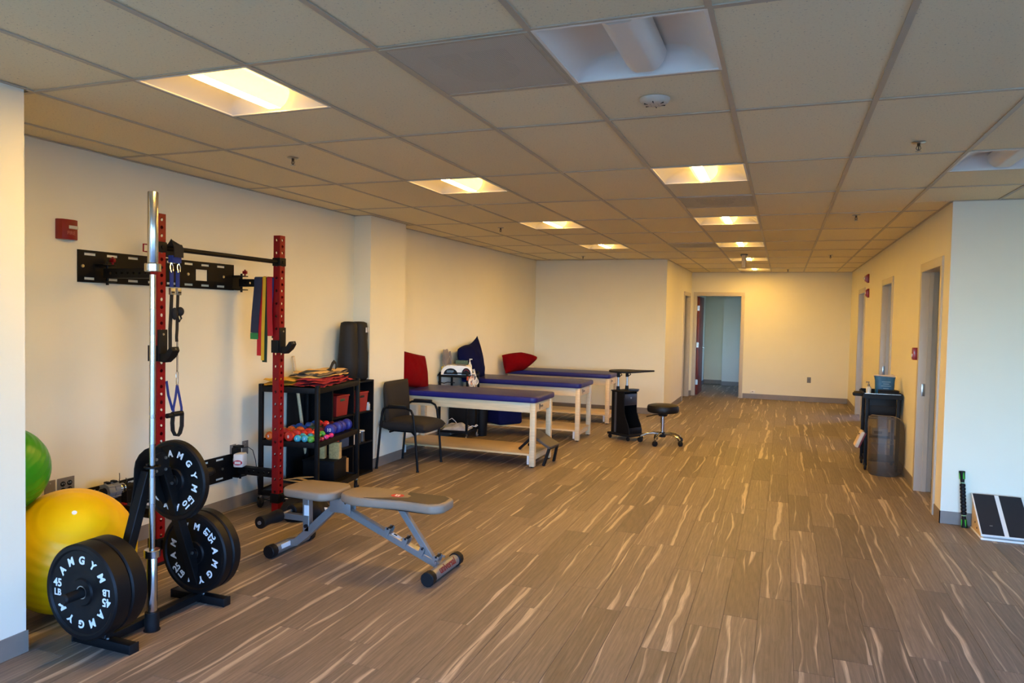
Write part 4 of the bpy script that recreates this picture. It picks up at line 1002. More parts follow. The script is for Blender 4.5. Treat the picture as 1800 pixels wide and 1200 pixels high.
# ---------------------------------------------------------------- cube shelf by the column
t = thing('cube_shelf', 'black cube shelf with red bins standing beside the wall column', 'shelf', (XL, 3.665, 0))
SD, SW = .275, .365
k = MB().box(.002, SD, -SW, -SW + .016, 0, .95).build('side_panel', M_black, t, smooth=0); MB().box(.002, SD, SW - .016, SW, 0, .95).build('side_panel', M_black, t, smooth=0)
MB().box(.002, SD, -.008, .008, .016, .934).build('divider', M_black, t, smooth=0); MB().box(.002, .006, -SW + .016, SW - .016, 0, .95).build('back_panel', M_black, t, smooth=0)
for z in (0, .315, .625, .934):
    MB().box(.002, SD, -SW + .016, SW - .016, z, z + .016).build('shelf_board', M_black, t, smooth=0)
def bin_(y, lab, mark):
    o = thing('storage_bin', lab, 'bin', (XL + .14, y, .641), 0, 'red bins in the cube shelf')
    k = MB(); tw, bw, td, bd_, h = .105, .09, .125, .112, .195
    def ring(a, c, z): return [k.bm.verts.new(q) for q in ((-a, -c, z), (a, -c, z), (a, c, z), (-a, c, z))]
    A, B_, C_, D_ = ring(bd_, bw, .0), ring(td, tw, h), ring(td - .004, tw - .004, h), ring(bd_ - .004, bw - .004, .004)
    k.bm.faces.new(A)
    for P_, Q_ in ((A, B_), (B_, C_), (C_, D_)):
        for i in range(4): k.bm.faces.new((P_[i], P_[(i + 1) % 4], Q_[(i + 1) % 4], Q_[i]))
    k.bm.faces.new(D_); k.build('tub', mat('bin_red', '#8a1a16', .55), o, smooth=0)
    MB().box(td - .003, td + .006, -tw - .003, tw + .003, h - .012, h + .003, .002).build('rim', MATS['bin_red'], o)
    MB().box(td - .008, td - .001, -.04, .04, h - .055, h - .03, .004).build('hand_hole', mat('bin_hole_green', '#1d4a30', .7) if mark else M_hole, o)
    return o
bin_(3.49, 'red bin in the left cube, green things showing in its hand slot', True); bin_(3.835, 'red bin in the right cube next to the column', False)
t = thing('glass_jar', 'small clear jar beside the right-hand red bin', 'jar', (XL + .25, 3.96, .641)); MB().lathe([(0, 0), (.022, 0), (.024, .01), (.024, .06), (.018, .07), (0, .07)], 16).build('jar', mat('jar_glass', '#a9a9a2', .15), t); MB().cyl((0, 0, .07), (0, 0, .082), .02, n=16).build('lid', M_steel, t)
for q, (y, x_) in enumerate(((3.74, .21), (3.80, .24), (3.90, .22))):
    t = thing('supply_can', ('dark can with white lid in the middle right cube, left one', 'dark can with white lid in the middle right cube, centre one', 'dark can with white lid in the middle right cube, right one')[q], 'can', (XL + x_, y, .331), 0, 'cans in the cube shelf')
    MB().cyl((0, 0, 0), (0, 0, .10), .028, n=18).build('can', mat('can_dark', '#3a3a38', .4), t); MB().cyl((0, 0, .10), (0, 0, .112), .029, n=18).build('lid', M_white, t)
boxthing('white_card', 'narrow white card standing left of the dark cans', 'card', (XL + .262, 3.69, .331), 0, (.006, .02, .13), M_white, 'card', .001)
boxthing('orange_folder', 'bright orange card standing in the middle left cube', 'card', (XL + .235, 3.42, .331), 0, (.03, .075, .16), mat('orange_card', '#f2441c', .6), 'card', .002)
boxthing('small_box', 'blue and red box behind the cart in the middle left cube', 'box', (XL + .2, 3.56, .331), 0, (.1, .13, .13), mat('box_blue', '#2a3f5f', .6), 'carton', .003, mat('box_lid_red', '#5a2a2a', .6))
boxthing('cardboard_box', 'plain tan cardboard box in the bottom left cube', 'box', (XL + .16, 3.49, .016), 0, (.2, .24, .2), mat('cardboard', '#a5804f', .8, var=.08), 'carton', .003)
for q, (y, lab) in enumerate(((3.765, 'tall black roll-up mat bag, left of the pair standing on the shelf'), (3.95, 'tall black roll-up mat bag with white tag, against the column'))):
    t = thing('mat_bag', lab, 'mat bag', (XL + .14, y, .951), 0, 'black mat bags')
    def fn(v, s_=q): 
        z = v.z; return Vector((v.x * (1 + .08 * math.sin(z * 9 + s_)), v.y * (1.0 + .06 * math.sin(z * 7 + 2 * s_)) - (.03 * max(0, .3 - z)) * (1 if s_ == 0 else 0), z))
    k = MB().lathe([(0, 0), (.075, 0), (.092, .02), (.095, .2), (.092, .40), (.089, .54), (.082, .575), (.05, .588), (0, .59)], 24); sagmesh(k, fn).build('bag', mat('bag_nylon', '#0e0c0a', .7, var=.15, bump=.4, bscale=60), t, smooth=60)
    MB().tube([(.1, .02 * math.sin(z_ * 6), z_) for z_ in (.03, .15, .3, .45, .53)], .003, 6).build('seam', M_strap, t)
    if q: MB().box(.086, .0905, -.01, .04, .48, .53).build('tag', M_print, t, smooth=0)

# ---------------------------------------------------------------- guest chair by the column
t = thing('guest_chair', 'black padded armchair with tubular legs in front of the wall column', 'chair', (-3.455, 4.475, 0), 2)
for sy in (-1, 1):
    y = sy * .295
    k = MB().tube([(-.25, y, .0), (-.228, y, .25), (-.205, y, .50), (-.19, y, .60), (-.175, y, .635), (-.14, y, .65), (0, y, .655), (.09, y, .652), (.14, y, .63), (.165, y, .58), (.19, y, .40), (.225, y, .0)], .0125, 10); k.build('side_frame', M_black, t)
    MB().box(-.12, .10, y - .024, y + .024, .655, .682, .012).build('arm_pad', M_blackmatte, t)
    for x_ in (-.25, .225): MB().cyl((x_, y, 0), (x_, y, .012), .016, n=12).build('foot', M_blackmatte, t)
    k = MB().tube([(-.215, sy * .2, .60), (-.215, sy * .2, .50), (-.20, sy * .2, .44), (-.165, sy * .2, .405), (-.10, sy * .2, .398), (.16, sy * .2, .398)], .011, 8); k.build('seat_bracket', M_black, t)
MB().cyl((-.1, -.295, .398), (-.1, .295, .398), .011, n=10).build('cross_tube', M_black, t); MB().cyl((.12, -.23, .398), (.12, .23, .398), .011, n=10).build('cross_tube', M_black, t)
k = MB().cyl((.195, -.295, .37), (.10, -.2, .398), .009, n=8).cyl((.195, .295, .37), (.10, .2, .398), .009, n=8); k.build('brace', M_black, t, stuff=True)
k = soft(.53, .53, .115, 30, 30, .02, .0, 1, 8)
for v in k.bm.verts: v.co.z += -.02 * max(0, v.co.x / .26) ** 2; v.co.x += .02 * (1 - (v.co.y / .26) ** 2) * (v.co.x > 0)
moved(k, T(.02, 0, .455)).build('seat', M_chairc, t, smooth=60)
k = soft(.42, .54, .095, 28, 30, .03, 0, 2, 3.8)
for v in k.bm.verts: v.co.z += .03 * (v.co.y / .22) ** 2
bk = moved(k, T(-.215, 0, .695) @ Matrix.Rotation(R(-4), 4, 'Y') @ Matrix.Rotation(R(90), 4, 'Y') @ Matrix.Rotation(R(180), 4, 'Z')).build('backrest', M_chairc, t, smooth=60)
MB().tube([(-.185 + .018 * abs(q / 5) ** 2, q * .034, .735 + .012 * abs(q / 4) ** 2) for q in range(-5, 6)], .0025, 6).build('seam', M_strap, bk)

# ---------------------------------------------------------------- treatment tables
XT0, XT1 = XL + .03, -2.18
def table(Y, label):
    t = thing('treatment_table', label, 'treatment table', (0, Y, 0), 0, 'blue treatment tables')
    k = MB(); poly = rounded([(XT0, 0 - .03), (XT1, -.03), (XT1, .68), (XT0, .68)], .07, 5)
    A = [k.bm.verts.new((x, y, .70)) for x, y in poly]; f = k.bm.faces.new(A)
    r = bmesh.ops.extrude_face_region(k.bm, geom=[f]); bmesh.ops.translate(k.bm, vec=(0, 0, .066), verts=[v for v in r['geom'] if isinstance(v, bmesh.types.BMVert)])
    bmesh.ops.bevel(k.bm, geom=[e for e in k.bm.edges if abs(e.verts[0].co.z - e.verts[1].co.z) < 1e-6], offset=.02, segments=4, affect='EDGES', profile=.5)
    k.build('top_pad', M_navyv, t, smooth=50)
    for x_ in (XT0 + .06, XT1 - .05):
        for y_ in (.035, .60):
            l = MB().box(x_ - .029, x_ + .029, y_ - .029, y_ + .029, .012, .70, .003).build('leg', M_maple, t)
            MB().cyl((x_, y_, 0), (x_, y_, .014), .02, n=12).build('glide', M_blackmatte, l)
    for y_ in (.03, .605): MB().box(XT0 + .089, XT1 - .079, y_ - .012, y_ + .012, .592, .70, .002).build('side_rail', M_maple, t)
    for x_ in (XT0 + .06, XT1 - .05):
        r_ = MB().box(x_ - .012, x_ + .012, .064, .571, .592, .70, .002).build('end_rail', M_maple, t)
        if x_ > -3:
            k = MB().prism([(.20, .67), (.235, .67), (.235, .645), (.225, .62), (.215, .60), (.205, .62), (.20, .645)], 'x', x_ + .0122, x_ + .0132)
            for q in range(4): k.box(x_ + .0122, x_ + .0132, .25 + .022 * q, .263 + .022 * q, .63, .655 - .004 * (q % 2))
            k.build('maker_mark', mat('mark_dark', '#33343f', .5), r_, smooth=0, stuff=True)
    MB().box(XT0 + .03, XT1 - .03, .01, .63, .128, .148, .002).build('shelf', M_maplex, t)
    for x_ in (XT0 + .06, XT1 - .05): MB().box(x_ - .012, x_ + .012, .064, .571, .075, .128, .002).build('shelf_rail', M_maple, t)
    for x_ in (XT0 + .11, XT1 - .10): MB().box(x_ - .012, x_ + .012, .03, .06, .03, .128, .002).build('spacer', M_white, t)
    return t
tb = table(4.90, 'nearest blue padded treatment table, red pillow at its wall end')
dup(tb, (0, 6.72, 0), 'middle blue padded treatment table, navy pillow at its wall end')
dup(tb, (0, 8.43, 0), 'farthest blue padded treatment table, near the back corner')

# ---------------------------------------------------------------- pillows and bolster
def pillow(lab, m_, w, l, h, M, pin=.3, seed=0, wr=.014, fn=None):
    o = thing('pillow', lab, 'pillow', M.translation); k = soft(w, l, h, 26, 26, pin, wr, seed, 2.2)
    if fn: sagmesh(k, fn)
    Q = M.copy(); Q.translation = Vector((0, 0, 0)); moved(k, Q).build('pillowcase', m_, o, smooth=60)
    return o
def basis(ux, uy, c):                                     # pillow axes in the room
    ux, uy = Vector(ux).normalized(), Vector(uy); uz = ux.cross(uy).normalized(); uy = uz.cross(ux)
    M = Matrix((ux, uy, uz)).transposed().to_4x4(); M.translation = Vector(c); return M
pillow('red pillow leaning on the wall on the nearest treatment table', M_redc, .60, .42, .15, basis((0.05, .96, -.16), (-.22, .16, 1), (-3.79, 5.14, .965)), .12, 2)
def navyfn(v):
    u, w_ = v.x / .34, v.y / .23
    return Vector((v.x * (1 + .06 * max(0, -w_)), v.y + .11 * max(0, u) ** 1.5 * max(0, w_) - .05 * max(0, -u) ** 2 * max(0, w_), v.z * 1.1))
pillow('navy pillow with one raised corner leaning on the wall at the middle table', M_navyc, .68, .48, .20, basis((.03, .99, .0), (-.20, .0, 1), (-3.78, 6.78, .985)), .08, 9, .015, navyfn)
def redfn(v):
    u, w_ = v.x / .33, v.y / .15
    return Vector((v.x, v.y * (1 - .85 * max(0, u) ** 1.3) + .07 * max(0, u) ** 1.5 + .03 * (1 - u * u), v.z))
pillow('slumped red pillow lying at the wall end of the farthest table', M_redc, .70, .30, .24, basis((.5, .84, .02), (-.30, .16, 1), (-3.64, 8.44, .875)), .05, 15, .012, redfn)
t = thing('navy_bolster', 'big navy cloth covered cushion on the shelf under the middle table', 'cushion', (-3.44, 6.95, .149), -32)
k = MB().box(-.42, .33, -.20, .20, 0, .36, .04, 4)
for v in k.bm.verts: v.co.x -= .10 * v.co.z
k.build('cover', M_navyc, t, smooth=60); MB().tube([(-.29, -.222, .02), (-.0, -.2225, .018), (.29, -.222, .02)], .004, 6).build('seam', M_strap, t)

# ---------------------------------------------------------------- electrotherapy cart between the tables
EX, EY = -3.72, 6.27
t = thing('equipment_cart', 'black two-tier cart with white therapy unit between the treatment tables', 'equipment cart', (EX, EY, 0), 4)
for x_ in (-.19, .19):
    for y_ in (-.21, .21):
        MB().box(x_ - .014, x_ + .014, y_ - .014, y_ + .014, .10, .87, .002).build('post', M_black, t)
        f = MB().cyl((x_, y_, .075), (x_, y_, .105), .01, n=10).box(x_ - .016, x_ - .012, y_ - .018, y_ + .018, .035, .08).box(x_ + .012, x_ + .016, y_ - .018, y_ + .018, .035, .08).build('caster', M_chrome, t)
        MB().lathe([(0, -.009), (.03, -.009), (.035, -.005), (.035, .005), (.03, .009), (0, .009)], 18, T(x_, y_, .036) @ XAX).build('wheel', mat('wheel_grey', '#8a8a88', .5), f)
for z in (.13, .85): MB().box(-.205, .205, -.225, .225, z - .03, z, .004).build('shelf', M_black, t)
for y_ in (-.21, .21): MB().box(-.19, .19, y_ - .006, y_ + .006, .87, .885, .002).build('guard_rail', M_black, t)
MB().box(-.18, .19, .1, .2, .135, .66, .004).build('back_screen', M_blackmatte, t)
t = thing('therapy_unit', 'white electrotherapy unit with two black arched fronts on the cart', 'therapy unit', (EX + .0, EY - .08, .85), 22)
prof = [(-.20, 0), (-.20, .05), (-.17, .10), (-.12, .125), (-.04, .13), (.05, .11), (.10, .115), (.15, .118), (.185, .09), (.20, .04), (.20, 0)]
MB().prism(prof, 'y', -.12, .12, .012).build('housing', M_white, t)
for a, c, h in ((-.165, .015, .078), (.065, .185, .085)):
    mid, hw_ = (a + c) / 2, (c - a) / 2
    sc = MB().prism([(mid + hw_ * math.cos(q), .008 + h * math.sin(q)) for q in [PI * i / 14 for i in range(15)]], 'y', -.126, -.115).build('screen', M_blackmatte, t)
    if a > 0:
        MB().tube([(mid + .03 * math.cos(q), -.127, .045 + .025 * math.sin(q)) for q in [PI * i / 8 for i in range(9)]], .004, 6).build('red_lead', M_red, sc)
    else: MB().box(mid - .05, mid + .04, -.1265, -.126, .03, .06).build('display', mat('lcd', '#2c3330', .2), sc, smooth=0)
MB().box(-.06, .12, -.04, .08, .118, .13, .004).build('handle_tray', M_plate, t)
t = thing('hand_towel', 'grey towel draped over a yellow box at the back of the equipment cart', 'towel', (EX - .12, EY - .13, .85), 10)
k = soft(.20, .22, .08, 20, 20, .35, .05, 4, 2.4); moved(k, T(-.01, 0, .22) @ Matrix.Rotation(R(80), 4, 'Y') @ Matrix.Rotation(R(90), 4, 'Z')).build('cloth', mat('grey_terry', '#7b716b', .95, var=.15, bump=.6, bscale=300, sheen=.2), t, smooth=60)
MB().tube([(.04, -.02, .3), (.05, .0, .22), (.045, .02, .12)], .012, 8).build('fold', MATS['grey_terry'], t)
boxthing('supply_box', 'pale yellow carton under the grey towel', 'box', (EX - .13, EY - .11, .85), 10, (.1, .2, .1), mat('yellow_carton', '#c9b24a', .7), 'carton', .003)
t = thing('glass_tray', 'green tinted clear container behind the white therapy unit', 'container', (EX - .03, EY + .14, .85), 15)
k = MB().box(-.08, .08, -.05, .05, 0, .006).box(-.08, -.075, -.05, .05, .006, .17).box(.075, .08, -.05, .05, .006, .17).box(-.075, .075, -.05, -.045, .006, .17).box(-.075, .075, .045, .05, .006, .17); k.build('walls', sheer('green_glass', (.25, .35, .25, 1), .35, .1), t, smooth=0)
MB().box(-.07, .07, -.04, .04, .007, .1, .01).build('contents', mat('leafy', '#38492a', .8, var=.4, scale=40), t)
t = thing('lotion_bottle', 'white pump bottle standing right of the green container', 'bottle', (EX + .09, EY + .13, .85))
MB().lathe([(0, 0), (.026, 0), (.028, .01), (.028, .10), (.02, .125), (.012, .13), (0, .13)], 18).build('bottle', mat('lotion_clear', '#dcd9c8', .2), t); MB().cyl((0, 0, .13), (0, 0, .185), .006, n=10).box(-.006, .034, -.008, .008, .185, .197, .003).cyl((0, 0, .13), (0, 0, .148), .013, n=14).build('pump', M_white, t)
t = thing('paper_pad', 'small white pad at the right end of the equipment cart top', 'pad', (EX + .155, EY + .05, .851), 20); MB().box(-.04, .04, -.05, .05, 0, .014, .002).build('sheets', M_white, t); MB().box(-.041, .041, .044, .051, 0, .016, .001).build('binding', M_plate, t)
t = thing('red_device', 'small orange-red label box hanging at the cart front corner', 'box', (EX + .195, EY - .2, .79), 4); MB().box(.008, .03, -.03, .03, 0, .05, .004).build('body', mat('orange_red', '#c0431d', .5), t); MB().box(.03, .032, -.02, .012, .012, .036).build('label', mat('mint_label', '#a9c4b4', .5), t, smooth=0)
t = thing('lead_wires', 'coiled white lead wires hanging from the right side of the equipment cart', 'wires', (EX + .225, EY - .06, .795), 4)
rr_ = random.Random(8)
for q in range(7):
    c = Vector((.01 + .012 * (q % 3), rr_.uniform(-.15, .13), rr_.uniform(-.06, .02))); r_ = rr_.uniform(.04, .075); ph = rr_.random() * 6
    MB().tube([c + Vector((.008 * math.sin(2 * a + ph), r_ * math.cos(a), r_ * .8 * math.sin(a))) for a in [2 * PI * i / 18 for i in range(18)]], .0075, 6, closed=True).build('coil', M_white if q % 3 else mat('pink_lead', '#cfa79a', .5), t)
MB().tube([(0, -.02, .13), (.02, -.02, .08), (.02, -.03, .0), (.03, -.05, -.10), (.025, -.02, -.16)], .005, 6).build('lead', M_white, t); MB().tube([(0, .03, .13), (.02, .03, .06), (.03, .06, -.05), (.02, .09, -.14)], .005, 6).build('lead', M_white, t)
t = thing('power_cords', 'black power cords looping off the left end of the equipment cart', 'cables', (EX - .06, EY - .23, .85), 4)
MB().tube([(.0, .0, .01), (-.05, -.01, .05), (-.11, -.01, .03), (-.14, 0, -.02)], .006, 6).build('cord', M_strap, t)
for z in (-.10, -.19): MB().tube([(-.14, .02, z), (-.05, .0, z - .01), (.0, .01, z + .005), (.09, .02, z)], .0055, 6).build('cord', M_strap, t)
t = thing('silver_pouch', 'crumpled white and silver plastic pouch on the cart lower shelf', 'pouch', (EX + .02, EY - .06, .13), 8)
moved(soft(.34, .30, .13, 22, 22, .2, .06, 17, 2.4, flat=1), T(0, 0, .004)).build('pouch', mat('silver_film', '#c9c7c2', .25, .35, var=.2, scale=18, bump=.5, bscale=60), t, smooth=50)
MB().tube([(.15, -.03, .03), (.19, .0, .05), (.235, .03, .04), (.25, .06, .05), (.235, .08, .06), (.22, .05, .05)], .006, 6).build('drawcord', M_white, t)
MB().tube([(-.14, -.05, .05), (-.11, -.07, .12), (-.06, -.08, .15), (-.02, -.06, .11), (.0, -.04, .07)], .004, 6).build('drawcord', M_white, t)
t = thing('waste_bin', 'black waste bin between the equipment cart and the middle table', 'bin', (-3.53, 6.605, 0))
MB().lathe([(0, 0), (.07, 0), (.085, .40), (.09, .405), (.086, .41), (.08, .405), (.065, .01), (0, .01)], 26).build('tub', M_blackmatte, t); MB().lathe([(.086, .40), (.092, .402), (.092, .414), (.086, .416), (.086, .40)], 26).build('rim', M_black, t)

# ---------------------------------------------------------------- footstool propped on the table shelf
t = thing('footstool', 'dark grey footstool tilted with one end up on nearest table shelf', 'footstool', (-2.10, 5.22, 0), -4)
MB().bar((.03, 0, .195), (-.22, 0, .335), .29, .032, (0, 0, 1), .006).build('platform', mat('stool_grey', '#4a443e', .6, bump=.3, bscale=300), t)
MB().bar((.03, 0, .182), (-.22, 0, .32), .26, .012, (0, 0, 1), .002).build('under_frame', M_blackmatte, t)
for y_ in (-.12, .12):
    l = MB().bar((.015, y_, .19), (-.035, y_ * 1.3, .0), .042, .026, (1, 0, 0), .004).build('leg', M_blackmatte, t)
    l = MB().bar((-.18, y_, .305), (-.33, y_ * 1.1, .162), .034, .026, (1, 0, 0), .004).build('leg', M_blackmatte, t)
    MB().ball((-.33, y_ * 1.1, .163), .017, u=12, v=8).build('foot', M_blackmatte, l)

# ---------------------------------------------------------------- mobile standing desk and rolling stool
t = thing('rolling_desk', 'black rolling laptop desk with two silver posts before the back wall', 'desk', (-1.715, 7.28, 0), -32)
k = MB().box(-.17, .23, -.16, .16, .055, .085, .006); k.build('base', M_blackmatte, t)
for x_ in (-.14, .19):
    for y_ in (-.13, .13): MB().lathe([(0, -.012), (.024, -.012), (.028, -.006), (.028, .006), (.024, .012), (0, .012)], 16, T(x_, y_, .0285) @ YAX).cyl((x_, y_, .03), (x_, y_, .06), .01, n=8).build('caster', M_blackmatte, t)
side = [(-.13, .085), (.20, .085), (.20, .14), (.185, .20), (.14, .28), (.105, .36), (.10, .42), (.10, .64), (-.13, .64)]
for y_ in (-.125, .115): MB().prism(side, 'y', y_, y_ + .01, .002).build('side_panel', M_black, t)
for y_ in (-.129,): MB().box(-.07, -.035, y_, y_ + .004, .09, .63).build('side_trim', mat('trim_grey', '#54565a', .4, .5), t, smooth=0)
MB().box(-.13, -.12, -.115, .115, .085, .64).build('back_panel', M_black, t, smooth=0); MB().box(-.12, .19, -.115, .115, .085, .10).build('floor_tray', M_black, t, smooth=0); MB().box(.185, .197, -.115, .115, .10, .17, .002).build('front_lip', M_black, t)
dw = MB().box(-.11, .105, -.113, .113, .46, .615, .003).build('drawer', mat('drawer_dark', '#1c2028', .4), t); MB().cyl((.105, 0, .56), (.112, 0, .56), .012, n=14).build('lock', M_steel, dw)
MB().box(-.14, .115, -.135, .135, .64, .655, .004).build('top_deck', M_blackmatte, t)
MB().cyl((.06, .10, .655), (.06, .10, .672), .07, .074, n=24).build('mouse_tray', mat('tray_blue', '#28425f', .4), t)
for y_, x_ in ((-.09, -.05), (.08, -.05)):
    MB().cyl((x_, y_, .655), (x_, y_, .71), .026, .022, n=18).build('post_collar', M_blackmatte, t); MB().cyl((x_, y_, .69), (x_, y_, .90), .0135, n=16).build('post', M_steel, t)
    MB().cyl((x_, y_, .83), (x_, y_, .90), .022, n=14).tube([(x_ + .02, y_, .84), (x_ + .055, y_ + .01, .865), (x_ + .04, y_, .89)], .007, 6).build('height_clamp', M_blackmatte, t)
tp = [(.20 * math.cos(a) - .02, .24 * math.sin(a)) for a in [PI / 2 + PI * q / 12 for q in range(13)]] + [(.05, -.235), (.16, -.18), (.185, -.02), (.20, .22), (.235, .36), (.22, .38), (.02, .245)]
MB().prism(rounded(tp, .03, 2), 'z', .90, .922, .004, Matrix.Rotation(R(12), 4, 'Z')).build('desk_top', M_blackmatte, t)
t = thing('rolling_stool', 'round black padded stool on chrome five-star base beside rolling desk', 'stool', (-1.18, 7.12, 0))
MB().lathe([(0, .405), (.17, .405), (.195, .412), (.205, .43), (.205, .475), (.195, .50), (.16, .51), (0, .512)], 40).build('seat', mat('stool_vinyl', '#100d0b', .48, spec=.3, bump=.15), t)
MB().cyl((0, 0, .36), (0, 0, .405), .055, .075, n=18).build('seat_mount', M_blackmatte, t); MB().tube([(-.03, -.03, .385), (-.12, -.1, .375), (-.19, -.14, .355)], .007, 8).build('lever', M_blackmatte, t)
MB().cyl((0, 0, .10), (0, 0, .365), .0225, n=18).cyl((0, 0, .27), (0, 0, .36), .028, n=18).build('gas_lift', M_chrome, t); MB().lathe([(0, .085), (.04, .085), (.045, .10), (.04, .145), (.03, .15), (0, .15)], 18).build('hub', M_blackmatte, t)
for q in range(5):
    a = R(-100 + 72 * q); c_, s_ = math.cos(a), math.sin(a)
    l = MB().tube([(c_ * r_, s_ * r_, z_) for r_, z_ in ((.03, .125), (.12, .134), (.20, .122), (.265, .092), (.278, .075))], [.018, .017, .016, .014, .012], 10).build('leg', M_chrome, t)
    MB().lathe([(0, -.02), (.028, -.022), (.034, -.015), (.034, -.004), (.02, -.003), (.02, .003), (.034, .004), (.034, .015), (.028, .022), (0, .02)], 18, T(c_ * .285, s_ * .285, .0345) @ Matrix.Rotation(a + 1.1, 4, 'Z') @ XAX).build('caster', M_blackmatte, l)

# ---------------------------------------------------------------- tool cart and shield by the right wall
t = thing('tool_cart', 'black tool cart with blue bag on top against right-hand hall wall', 'tool cart', (1.31, 6.66, 0))
for x_ in (-.155, .155):
    for y_ in (-.2, .2):
        MB().box(x_ - .018, x_ + .018, y_ - .018, y_ + .018, .085, .80, .002).build('post', M_black, t)
        MB().lathe([(0, -.012), (.034, -.012), (.04, -.006), (.04, .006), (.034, .012), (0, .012)], 18, T(x_, y_, .041) @ XAX).box(x_ - .02, x_ + .02, y_ - .012, y_ + .012, .05, .088, .003).build('caster', M_blackmatte, t)
MB().box(-.135, .135, -.19, .20, .60, .80, .004).build('drawer_box', M_black, t); MB().box(-.125, .125, -.197, -.19, .61, .72, .003).build('drawer_front', M_blackmatte, t)
k = MB().box(-.20, .185, -.235, .235, .80, .812).box(-.20, -.188, -.235, .235, .812, .86).box(.173, .185, -.235, .235, .812, .86).box(-.188, .173, -.235, -.223, .812, .85).box(-.188, .173, .223, .235, .812, .87)
k.build('top_tray', M_black, t, smooth=0); MB().box(-.186, .171, -.2345, -.2225, .851, .855).build('tray_edge', M_steel, t, smooth=0)
k = MB().box(-.30, -.2, -.19, -.1, .815, .85, .01).box(-.27, -.2, -.12, .12, .82, .845, .008); k.build('handle', M_blackmatte, t)
for z in (.10, .36): MB().box(-.15, .15, -.2, .2, z, z + .02, .003).build('shelf', M_black, t)
MB().box(-.137, .137, -.215, -.205, .575, .59, .001).build('chrome_rail', M_steel, t)
for x_ in (.085, .115): MB().box(x_ - .004, x_ + .004, -.212, -.206, .3, .6).build('silver_strip', M_steel, t, smooth=0)
MB().box(-.1, .1, -.212, -.206, .30, .308).box(-.1, .1, -.212, -.206, .345, .353).build('silver_strips', M_steel, t, smooth=0, stuff=True)
t = thing('parts_box', 'white paper packet inside the tool cart, seen through the smoky shield', 'packet', (1.30, 6.60, .381)); MB().box(-.08, .08, -.08, .06, 0, .08, .004).build('packet', M_white, t); MB().box(-.06, .02, -.0812, -.08, .02, .05).build('label', M_plate, t, smooth=0)
t = thing('blue_bag', 'open blue printed bag standing on the tool cart', 'bag', (1.345, 6.68, .813), 3)
k = MB(); n = 28; rings = []
for i, (z, w_, d_) in enumerate(((0, .085, .055), (.03, .094, .062), (.10, .097, .062), (.17, .10, .058), (.215, .108, .05), (.222, .112, .05))):
    rings.append([k.bm.verts.new((w_ * math.copysign(abs(math.cos(a)) ** .6, math.cos(a)) * (1 + .02 * math.sin(5 * a + i)), d_ * math.copysign(abs(math.sin(a)) ** .6, math.sin(a)) * (1 + .03 * math.sin(3 * a + i * 2)), z)) for a in [2 * PI * q / n for q in range(n)]])
for A, B_ in zip(rings, rings[1:]):
    for j in range(n): k.bm.faces.new((A[j], A[(j + 1) % n], B_[(j + 1) % n], B_[j]))
k.bm.faces.new(rings[0][::-1]); bag = k.build('bag', mat('bag_blue', '#1d5a80', .5, var=.2, scale=14, bump=.4, bscale=50), t, smooth=60)
MB().tube([(.112 * math.copysign(abs(math.cos(a)) ** .6, math.cos(a)), .05 * math.copysign(abs(math.sin(a)) ** .6, math.sin(a)), .226 + .006 * math.sin(a * 2)) for a in [2 * PI * q / 28 for q in range(28)]], .006, 6, closed=True).build('rim', mat('bag_rim', '#d9c9b4', .5), t)
k = MB()
for q, (w_, z) in enumerate(((.045, .158), (.03, .135), (.05, .112), (.028, .085), (.04, .065))): k.box(-w_ + .005, w_ + .005, -.0675, -.0655, z, z + .007)
k.build('print_lines', mat('bag_print', '#7f9fb5', .6), t, smooth=0, stuff=True)
t = thing('sanitizer_bottle', 'small clear pump bottle standing left of the blue bag', 'bottle', (1.175, 6.58, .813)); MB().lathe([(0, 0), (.026, 0), (.027, .09), (.02, .105), (0, .105)], 18).build('bottle', mat('bottle_clear', '#d3cdbb', .15), t); MB().cyl((0, 0, .105), (0, 0, .13), .012, n=12).cyl((0, 0, .13), (0, 0, .15), .005, n=8).box(-.03, .008, -.007, .007, .15, .16, .002).build('pump', M_plate, t)
boxthing('black_case', 'flat black case lying in the tool cart tray beside the blue bag', 'case', (1.37, 6.54, .813), 2, (.19, .13, .065), M_blackmatte, 'case', .006, M_black)
t = thing('wire_holder', 'small brass wire holder at the right end of the tool cart tray', 'holder', (1.475, 6.62, .813)); MB().tube([(-.02, -.1, .02), (-.015, -.05, .07), (.0, .0, .075), (.006, .05, .06)], .004, 6).tube([(.0, -.12, .04), (.0, -.05, .06), (.0, .06, .055)], .003, 6).build('wire', mat('brass', '#8c7a3c', .35, .8), t); MB().box(-.015, .012, -.11, .07, .0, .02, .003).build('base', M_blackmatte, t)
t = thing('foot_pad', 'pale pad with dark red back tilted against left side of tool cart', 'pad', (1.055, 6.50, .25), 0)
MB().box(-.02, .02, -.09, .09, 0, .19, .012, 2, Matrix.Rotation(R(22), 4, 'Y')).build('pad', mat('pad_pale', '#cdb59a', .6), t); MB().box(.021, .034, -.085, .085, .005, .185, .004, 2, Matrix.Rotation(R(22), 4, 'Y')).build('backing', mat('pad_red', '#6e1c22', .6), t)
MB().box(.03, .075, -.015, .015, .13, .15, .002).build('hook', M_black, t)
M_smoke = sheer('smoky_plastic', (.17, .125, .08, 1), .22, .3)
t = thing('plastic_shield', 'curved smoky translucent plastic shield standing before the tool cart', 'shield', (1.335, 6.22, 0))
k = MB(); path = [(-.178, .09), (-.172, .03), (-.15, -.03), (-.10, -.06), (-.02, -.075), (.07, -.075), (.13, -.06), (.17, -.035)]
nu, nv = 40, 24; pl = [Vector((x_, y_, 0)) for x_, y_ in path]; ds = [0]
for a, c in zip(pl, pl[1:]): ds.append(ds[-1] + (c - a).length)
